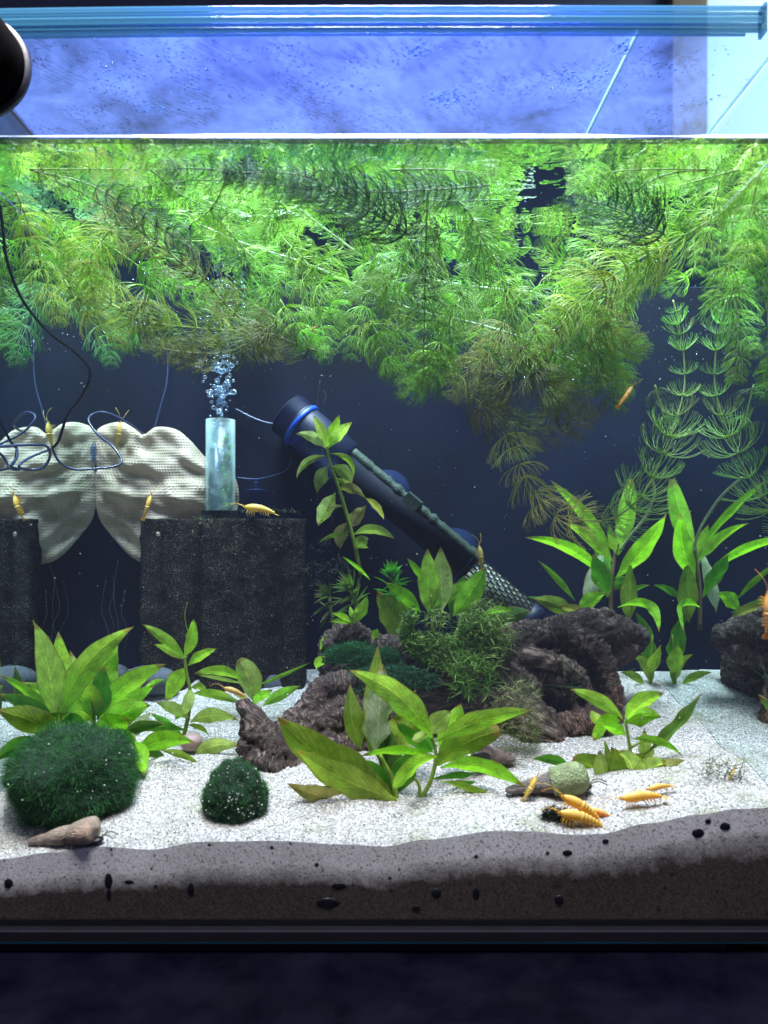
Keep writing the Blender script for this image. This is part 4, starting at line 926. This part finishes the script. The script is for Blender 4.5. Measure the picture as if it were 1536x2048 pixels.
hornwort([(1180, 1045, .66), (1230, 1035, .665), (1275, 1000, .67), (1305, 955, .672), (1338, 880, .674), (1366, 790, .675), (1368, 720, .675), (1358, 650, .675), (1346, 600, .675)], 72, (.34, .60, .16), 'long single hornwort stem climbing beside the right glass, widely spaced whorls', GH, 44, True, 5, (.45, .55, .22))
cable([(1305, 955, .68), (1308, 990, .70), (1290, 1035, .73), (1262, 1070, .76), (1240, 1100, .78)], .0013, simple('pale_stalk', (.5, .58, .35), .4), 'plant_stalk', 'bare pale stalk joining the hornwort to the tall plant behind', 'stalk')
hornwort([(1310, 770, .665), (1325, 830, .665), (1335, 880, .67)], 40, (.25, .42, .10), 'short bare hornwort piece hooked on the right stem', GH, 60, False, 4)
hornwort([(1100, 540, .63), (1160, 640, .63), (1210, 740, .63), (1238, 822, .63)], 66, Hb, 'hornwort stem ending in a bright rosette with the orange shrimp on it', GH, 25)
hornwort([(1560, 350, .60), (1460, 420, .60), (1370, 470, .605), (1250, 535, .61), (1150, 610, .615), (1080, 680, .62)], 92, Hy, 'thick yellow green hornwort stem sloping down from the upper right corner', GH, 28, True, 4.5, (.5, .62, .3))
hornwort([(1480, 420, .64), (1340, 425, .64), (1250, 450, .64), (1180, 500, .64), (1150, 540, .64)], 92, Hp, 'pale hornwort rosette with long curled needles right of the dark gap', GH, 28)
hornwort([(1420, 320, .60), (1300, 330, .60), (1220, 345, .60), (1150, 370, .60)], 74, Hb, 'bright hornwort stem right under the surface, right of the dark gap', GH, 28)
hornwort([(140, 560, .715), (185, 620, .715), (215, 680, .72), (222, 730, .72)], 66, (.20, .46, .16), 'hanging green hornwort tip left of the filter, mirrored in the side glass', GH, 22)
hornwort([(760, 520, .66), (740, 590, .66), (715, 660, .66), (700, 720, .66)], 66, Hp, 'pale green hornwort stem hanging at the middle, right of the bubbles', GH, 23)
hornwort([(1130, 600, .655), (1180, 660, .655), (1240, 690, .655), (1290, 700, .655)], 70, Hb, 'green hornwort branch reaching right towards the single stem', GH, 23)
fill = [([(1500, 430), (1460, 520), (1420, 610)], .58, Hg), ([(1530, 340), (1500, 430), (1490, 540)], .555, Hb), ([(1440, 360), (1420, 450), (1400, 540)], .60, Hp), ([(1480, 560), (1500, 660), (1495, 760)], .585, Hg), ([(90, 420), (160, 520), (180, 640)], .66, Hg), ([(260, 430), (330, 540), (420, 600)], .66, Hb), ([(560, 470), (640, 560), (690, 660)], .65, Hb), ([(700, 430), (760, 520), (800, 640)], .65, Hb), ([(950, 450), (1000, 540), (1030, 650)], .65, Hg),
 ([(420, 420), (510, 520), (590, 580)], .67, Hp), ([(900, 380), (960, 470), (940, 580)], .62, Hg), ([(1060, 560), (1110, 650), (1120, 760)], .66, Hg), ([(1380, 400), (1300, 520), (1240, 620)], .66, Hb), ([(1500, 480), (1420, 540), (1330, 580)], .66, Hb),
 ([(60, 330), (150, 330), (260, 330)], .63, Hb), ([(300, 330), (380, 400), (480, 430)], .64, Hg), ([(520, 330), (640, 400), (760, 430)], .64, Hg), ([(780, 340), (880, 330), (990, 350)], .63, Hg), ([(1180, 640), (1230, 720), (1250, 790)], .68, Hb),
 ([(600, 560), (640, 640), (650, 720)], .70, Hp), ([(300, 560), (270, 640), (250, 700)], .72, Hg), ([(780, 620), (800, 700), (815, 770)], .69, Hp), ([(900, 600), (880, 690), (885, 760)], .69, Hb), ([(1060, 720), (1120, 780), (1180, 800)], .68, Ho),
 ([(-20, 420), (20, 520), (50, 600)], .62, Hg), ([(1480, 330), (1400, 360), (1330, 380)], .70, Hb), ([(340, 480), (420, 480), (520, 440)], .72, Hb), ([(620, 480), (560, 560), (520, 640)], .73, Hg), ([(1160, 560), (1080, 500), (1000, 500)], .72, Hb), ([(200, 480), (260, 520), (340, 580)], .74, Hg),
 ([(860, 640), (960, 690), (1080, 720)], .71, Hp), ([(460, 330), (420, 420), (340, 470)], .76, Hb), ([(700, 500), (820, 480), (940, 500)], .76, Hb), ([(1040, 620), (940, 620), (840, 600)], .78, Hg), ([(1300, 480), (1220, 600), (1190, 700)], .74, Hp), ([(1240, 400), (1330, 350), (1440, 330)], .74, Hg),
 ([(560, 600), (600, 660), (640, 700)], .62, Hb), ([(740, 640), (770, 700), (790, 760)], .63, Hb), ([(930, 560), (900, 640), (905, 700)], .60, Hp), ([(1000, 560), (1060, 640), (1090, 720)], .61, Hb), ([(1180, 700), (1140, 760), (1100, 810)], .65, Hb), ([(900, 700), (870, 760), (800, 790)], .62, Hb), ([(1040, 690), (1080, 760), (1150, 830)], .63, Ho),
 ([(1180, 580), (1220, 660), (1290, 700)], .62, Hy), ([(280, 600), (330, 680), (400, 730)], .63, Ho), ([(130, 560), (180, 640), (250, 690)], .63, Hy), ([(420, 600), (500, 680), (560, 700)], .66, Ho), ([(880, 680), (860, 740), (830, 790)], .64, Hb), ([(640, 330), (560, 400), (520, 480)], .60, Hg), ([(820, 480), (780, 560), (700, 600)], .62, Hg), ([(230, 450), (180, 520), (190, 600)], .60, Hy), ([(1100, 700), (1170, 740), (1230, 740)], .64, Hb), ([(160, 640), (140, 560), (80, 500)], .77, Hb), ([(560, 640), (480, 600), (400, 620)], .78, Hg)]
used = {}
for i, (pp, d, colr) in enumerate(fill):
    mx, my = pp[1]; dx, dy = pp[2][0]-pp[0][0], pp[2][1]-pp[0][1]
    cw = {Hg: 'green', Hb: 'bright green', Hp: 'pale green', Ho: 'olive', Hn: 'brown', Hy: 'yellow green'}[colr]
    wh = next(t for lim, t in ((90, 'beside the left glass'), (260, 'over the net bag'), (400, 'over the filter block'), (540, 'round the bubble stream'), (700, 'just right of the bubbles'), (860, 'at the centre'), (1020, 'below the dark gap'), (1150, 'right of the dark gap'), (1290, 'above the tall rear plant'), (9999, 'beside the right glass')) if mx < lim)
    hh = 'close under the surface' if my < 420 else ('in mid tangle' if my < 600 else 'in the lower fringe')
    dr_ = 'pointing down' if dy > abs(dx) else ('slanting right' if dx > 0 else 'slanting left')
    lab = f'{cw} hornwort stem {hh}, {wh}, {dr_}'
    if lab in used: lab += ' rearward' if d > used[lab] else ' forward'
    used[lab] = d
    hornwort([(x, y, d+rh.uniform(-.01, .01)) for x, y in pp], rh.uniform(62, 84), colr, lab, 'hornwort stems buried in the tangle', 27, dens=.95)

# ------------------------------------------------------------------ shrimps
m = M('shrimp_shell'); c = m.coord(); sx = m.node('SeparateXYZ', i_Vector=c); oc_ = m.node('ObjectInfo').outputs['Color']
sad = m.ramp(m.math('ADD', sx.outputs[2], m.math('MULTIPLY', m.noise(c, 9, 3), .06)), [(.10, 0), (.17, .7)])
pale = m.mix(1, oc_, (1.0, 1.0, 1.0), 'MIX')
cc = m.mix(sad, oc_, (.95, .70, .22))
cc = m.mix(m.ramp(m.noise(c, 22, 4), [(.5, 0), (.75, .5)]), cc, (.95, .66, .25))
SHR = m.done(m.mixs(.3, m.bsdf(cc, .3), m.node('BsdfTranslucent', i_Color=cc).outputs[0]))
EYE = simple('shrimp_eye', (.01, .01, .01), .15)
def loft(xs, zs, rs, n=10, flat=.8):
    b = B(); b.tube([(x, 0, z) for x, z in zip(xs, zs)], rs, n, True); 
    for v in b.v: v.y *= flat
    return b
def arch(x): return .10-.28*x*x if x < 0 else .10-.10*x*x
xs = [.5, .46, .40, .30, .20, .10, .04, .0]
car = loft(xs, [arch(x)-.01 for x in xs], [.006, .02, .045, .075, .09, .092, .085, .07]); 
car.tube([(.46, 0, arch(.46)+.02), (.56, 0, arch(.56)+.035), (.64, 0, arch(.6)+.035)], [.014, .008, .002], 5)
CARM = car.mesh('carapace', SHR)
ab = []; rr = []
for k in range(6):
    a0 = .03-.075*k; R0_ = .090-.0105*k
    for f_, g_ in ((0, .93), (.3, 1.04), (.75, 1.04), (.98, .90)): ab.append(a0-.075*f_); rr.append(R0_*g_)
ABM = loft(ab, [arch(x)-.012 for x in ab], rr).mesh('abdomen', SHR)
tf = B()
for a in (-.5, -.22, 0, .22, .5):
    vs, fs, _ = leaf_mesh(Vector((-.42, 0, arch(-.42)-.01)), Vector((-.42-.15*math.cos(a), .15*math.sin(a), arch(-.55)-.015)), .055, Vector((0, 0, .0)), 1.57, N=5, K=2); tf.add(vs, fs)
TFM = tf.mesh('tail_fan', SHR)
LG = B(); LG.tube([(0, 0, 0), (.03, .02, -.07), (.0, .04, -.14)], [.009, .007, .003], 4); LGM = LG.mesh('leg', SHR)
SW = B(); SW.tube([(0, 0, 0), (-.02, .01, -.045), (-.05, .015, -.07)], [.014, .012, .003], 4); SWM = SW.mesh('swimmeret', SHR)
AN = B(); AN.tube(catmull([(.48, .01, arch(.48)), (.62, .05, arch(.5)+.05), (.80, .12, arch(.5)+.03), (.95, .2, arch(.5)-.06)], 5), .0045, 4); ANM = AN.mesh('antenna', SHR)
EB = B(); EB.blob((.44, .035, arch(.44)+.012), .014, 8, 6); EBM = EB.mesh('eye', EYE)
def shrimp(hx_, hy_, tx_, ty_, d, label, colr=(.90, .42, .05), yaw=0, roll=0, dt=0):
    h, tl = P(hx_, hy_, d), P(tx_, ty_, d+dt); L = (h-tl).length*1.12; c_ = (h+tl)/2
    t = thing('shrimp', c_, label, 'shrimp', 'orange and yellow dwarf shrimps')
    X = (h-tl).normalized(); up = Vector((0, 0, 1)) if abs(X.z) < .8 else Vector((0, -1, 0.2))
    if roll: up = Quaternion(X, roll)@up
    Y = up.cross(X).normalized(); Z = X.cross(Y)
    t.rotation_mode = 'QUATERNION'; t.rotation_quaternion = Matrix((X, Y, Z)).transposed().to_quaternion(); t.scale = (L, L*1.2, L*1.25)
    def add(n_, me, loc=(0, 0, 0), sc=(1, 1, 1)): o = link(n_, me, t, loc, colr); o.scale = sc; return o
    add('carapace', CARM); add('abdomen', ABM); add('tail_fan', TFM)
    for s_ in (1, -1):
        add('antenna', ANM, sc=(1, s_, 1)); add('eye', EBM, sc=(1, s_, 1))
        for k in range(4): add('leg', LGM, (.33-.07*k, .03*s_, .02), (1, s_, 1))
        for k in range(4): add('swimmeret', SWM, (-.02-.075*k, .02*s_, arch(-.02-.075*k)-.075), (1, s_, 1))
    return t
OR, YE = (.96, .50, .03), (.90, .68, .14)
shrimp(240, 845, 233, 893, .772, 'pale yellow shrimp clinging upright to the top of the net bag', YE, roll=.6)
shrimp(301, 990, 287, 1036, .768, 'orange shrimp on the lower fold of the net bag', OR, roll=.5)
shrimp(488, 1020, 550, 1030, .766, 'yellow shrimp resting on the top edge of the filter block', (.9, .62, .08))
shrimp(955, 1092, 962, 1136, .715, 'pale shrimp standing on a leaf tip in front of the heater guard', YE, roll=.6)
shrimp(446, 1380, 490, 1396, .655, 'amber shrimp beside the dark driftwood root tip', (.75, .45, .10))
shrimp(1071, 1550, 1046, 1597, .562, 'yellow shrimp climbing next to the brown snail', (.82, .55, .08), roll=.4)
shrimp(1120, 1600, 1196, 1642, .534, 'uppermost of the three shrimps feeding together at the front', OR)
shrimp(1116, 1634, 1204, 1656, .529, 'lowest yellow shrimp of the feeding trio, nearest the front glass', (.92, .55, .04))
shrimp(1172, 1624, 1226, 1640, .539, 'small deep orange shrimp half hidden behind the feeding pair', (.95, .30, .03))
shrimp(1245, 1606, 1326, 1597, .541, 'orange shrimp walking alone right of the feeding trio', OR)
shrimp(1296, 1584, 1344, 1574, .552, 'small amber shrimp under the pale leaves of the right front plant', (.82, .42, .04))
shrimp(1455, 1560, 1470, 1536, .562, 'amber shrimp in the scrap of moss at right', (.7, .38, .06))
shrimp(1262, 772, 1236, 812, .60, 'orange shrimp high up on a bright hornwort rosette', OR, roll=.5)
shrimp(1531, 1185, 1531, 1268, .527, 'deep orange shrimp on the front glass at the right picture edge', (.95, .34, .03))
shrimp(633, 654, 622, 664, .60, 'tiny orange shrimp in the hornwort above the clear tube', OR)

# ------------------------------------------------------------------ snails, stones
m = M('snail_shell'); c = m.coord(); oc_ = m.node('ObjectInfo').outputs['Color']
cc = m.mix(1, oc_, m.ramp(m.noise(c, 1.6, 6, .65), [(.3, .6), (.7, 1.15)]), 'MULTIPLY'); cc = m.mix(m.ramp(m.noise(c, 9, 5, .7), [(.5, 0), (.7, .5)]), cc, m.mix(1, cc, (.5, .5, .45), 'MULTIPLY'))
SHELL = m.done(m.bsdf(cc, .45, m.bump(m.noise(m.mapping(c, (1, 4, 4)), 14, 4), .5, .02)))
def snail(tip, mouth, r, d, label, colr, whorls=5, green=False, tail=True):
    a, bb = P(*tip, d), P(*mouth, d-.01); L = (bb-a).length; R = r/F*d/L
    t = thing('snail', a, label, 'snail', 'trumpet snails'); X = (bb-a).normalized(); t.rotation_mode = 'QUATERNION'; t.rotation_quaternion = Vector((1, 0, 0)).rotation_difference(X); t.scale = (L, L, L)
    prof = [(.002, 0)]; N = 60
    for i in range(1, N+1):
        s = i/N; w = (s**.8*whorls) % 1
        prof.append((R*(.18+.82*s**.85)*(.80+.24*math.sin(math.pi*w)**.5)*(1 if s < .93 else max(.05, math.cos((s-.93)/.07*1.45))), s))
    b = B(); b.lathe(prof, n=28, axis='X')
    for v in b.v:
        ang = math.atan2(v.z, v.y); v.x += .05*v.x*math.sin(ang)*.5
    b.build('shell', SHELL, t, color=colr)
    b = B(); b.blob((.90, 0, -R*.75), R*.55, 12, 8, (1.5, .9, .45)); b.build('foot', simple('snail_foot', (.02, .02, .022), .3), t)
    for s_ in (-1, 1):
        b = B(); b.tube(catmull([(1.0, .02*s_, -R*.6), (1.12, .05*s_, -R*.4), (1.22, .06*s_, -R*.75)], 4), .008, 5); b.build('tentacle', simple('tentacle_skin', (.12, .10, .08), .4), t)
    if green:
        b = B(); b.lathe([(R*.93, .58), (R*1.02, .64), (R*1.12, .80), (R*1.06, .92), (R*.75, 1.0), (R*.3, 1.03), (0, 1.035)], n=28, axis='X'); b.build('algae_coat', simple('algae_coat', (.30, .36, .16), .6, .5, 9, .5, 30, .01), t)
snail((56, 1684), (196, 1658), 28, .535, 'tan cone shaped snail crawling before the big moss ball', (.42, .30, .23), 3)
snail((1010, 1582), (1172, 1552), 29, .572, 'grey brown snail with a green algae coat on its front whorl', (.20, .16, .14), 4, True)
snail((1030, 1520), (948, 1505), 26, .612, 'round brown snail half under moss between front plant and driftwood', (.22, .14, .12), 3)
snail((625, 1578), (715, 1570), 15, .600, 'small dark snail behind the broad olive leaves', (.13, .09, .07), 5)
def stone(px, py, rx, ry, d, mat, name, label, cat, group=None, ry3=1.0):
    o0 = P(px, py, d); b = B(); b.blob((0, 0, 0), 1, 16, 12)
    vs = []
    for v in b.v:
        k = 1+.14*noise.noise(v*1.5+Vector((px, py, 0)))+.05*noise.noise(v*4)
        vs.append(Vector((v.x*rx/F*d*k, v.y*min(rx, ry)/F*d*ry3*k, v.z*ry/F*d*k)))
    b.v = vs; o = b.build(name, mat, None); o.location = o0; tag(o, label, cat, group); return o
PINK = simple('pink_pebble', (.40, .26, .24), .5, .3, 90, .3, 300); GREY = simple('grey_rock', (.075, .085, .11), .8, .5, 50, .8, 200, .002)
stone(382, 1484, 22, 18, .645, PINK, 'pebble', 'small pink pebble behind the slender upright plant', 'pebble')
stone(225, 1350, 34, 22, .80, GREY, 'rock', 'grey rock in the back left corner behind the bush', 'rock')
stone(300, 1362, 60, 30, .758, GREY, 'rock', 'low grey rock under the left corner of the filter block', 'rock')
stone(560, 1368, 60, 20, .79, GREY, 'rock', 'low grey stone at the foot of the filter block, right corner', 'rock')
DARK = simple('black_stone', (.008, .008, .012), .35, .3, 60, .3, 400)
for x, y, rx, ry, lab in ((1396, 1666, 12, 9, 'black oval stone at the right glass, lower of the neighbouring two'), (1450, 1653, 11, 8, 'black oval stone nearest the right edge in the sand face'), (1416, 1643, 6, 5, 'tiny black stone above the neighbouring two at right'), (1135, 1706, 10, 6, 'black stone in the sand face under the feeding shrimps'),
    (1211, 1683, 7, 5, 'small black stone right of the feeding shrimps in the sand face'), (17, 1767, 9, 10, 'round dark stone at the far left of the sand face'), (217, 1762, 8, 16, 'upright dark stone in the sand face under the tan snail'), (258, 1764, 10, 4, 'flat dark stone beside the upright one in the sand face'),
    (382, 1779, 7, 13, 'thin upright dark stone in the sand face under the small moss ball'), (655, 1806, 24, 10, 'wide dark stone low in the sand face below the olive plant'), (678, 1772, 14, 7, 'dark flake above the wide stone in the sand face'), (873, 1787, 10, 9, 'squarish dark stone low in the sand face at the middle'), (952, 1787, 7, 12, 'upright dark stone low in the sand face right of the squarish one'),
    (1118, 1800, 9, 10, 'dark stone low in the sand face under the three shrimps'), (833, 1817, 9, 7, 'dark stone close to the tank bottom at the middle'), (218, 1790, 5, 12, 'thin black root channel in the sand face at left')):
    stone(x, y, rx, ry, D0+.0022, DARK, 'dark_stone', lab, 'stone', 'dark stones pressed against the front glass', .25)

# ------------------------------------------------------------------ specks in the water, duckweed
b = B(); rg = random.Random(77)
for i in range(520):
    px, py, d = rg.uniform(0, 1536), rg.uniform(640, 1340), rg.uniform(.54, .81)
    if not (768-455/d < px < 768+420/d): continue
    b.blob(P(px, py, d), rg.choice((.00018, .00025, .0004)), 5, 4)
o = b.build('water_specks', GRAIN, None, False); tag(o, 'fine white specks drifting in the water', 'specks', None, 'stuff')
b = B()
for i in range(1500):
    px, py, d = rg.uniform(0, 1536), 330+rg.random()*430, rg.uniform(.58, .74)
    if not (768-455/d < px < 768+420/d) or P(px, py, d).z > ZW-.003: continue
    if py > 700 and px < 600: continue
    b.blob(P(px, py, d), rg.choice((.0003, .0004, .0006)), 6, 4)
o = b.build('leaf_bubbles', BUB, None, True); tag(o, 'tiny oxygen bubbles beaded on the hornwort', 'bubbles', None, 'stuff')
DW = 'duckweed scraps on the water line'
for x, w, lab in ((290, 26, 'yellowish leaf scrap on the water line, leftmost'), (385, 18, 'pale leaf scrap on the water line left of middle'), (1195, 24, 'brown leaf scrap on the water line under the lid joint'), (1395, 30, 'green duckweed scrap on the water line at right'), (1440, 34, 'broad green duckweed scrap on the water line, rightmost but one'), (1480, 22, 'small green duckweed scrap on the water line, rightmost')):
    o0 = P(x, 270, D0+.006); o0.z = ZW+.0014
    vs, fs, uvs = leaf_mesh(Vector((-w/2/F*D0, 0, 0)), Vector((w/2/F*D0, 0, .0003)), .004, Vector((0, 0, .0008)), 1.3, N=8, K=3)
    o = link('duckweed', mesh('duckweed', vs, fs, LEAF, True, uvs), None, o0, (.30, .42, .05)); tag(o, lab, 'duckweed', DW)
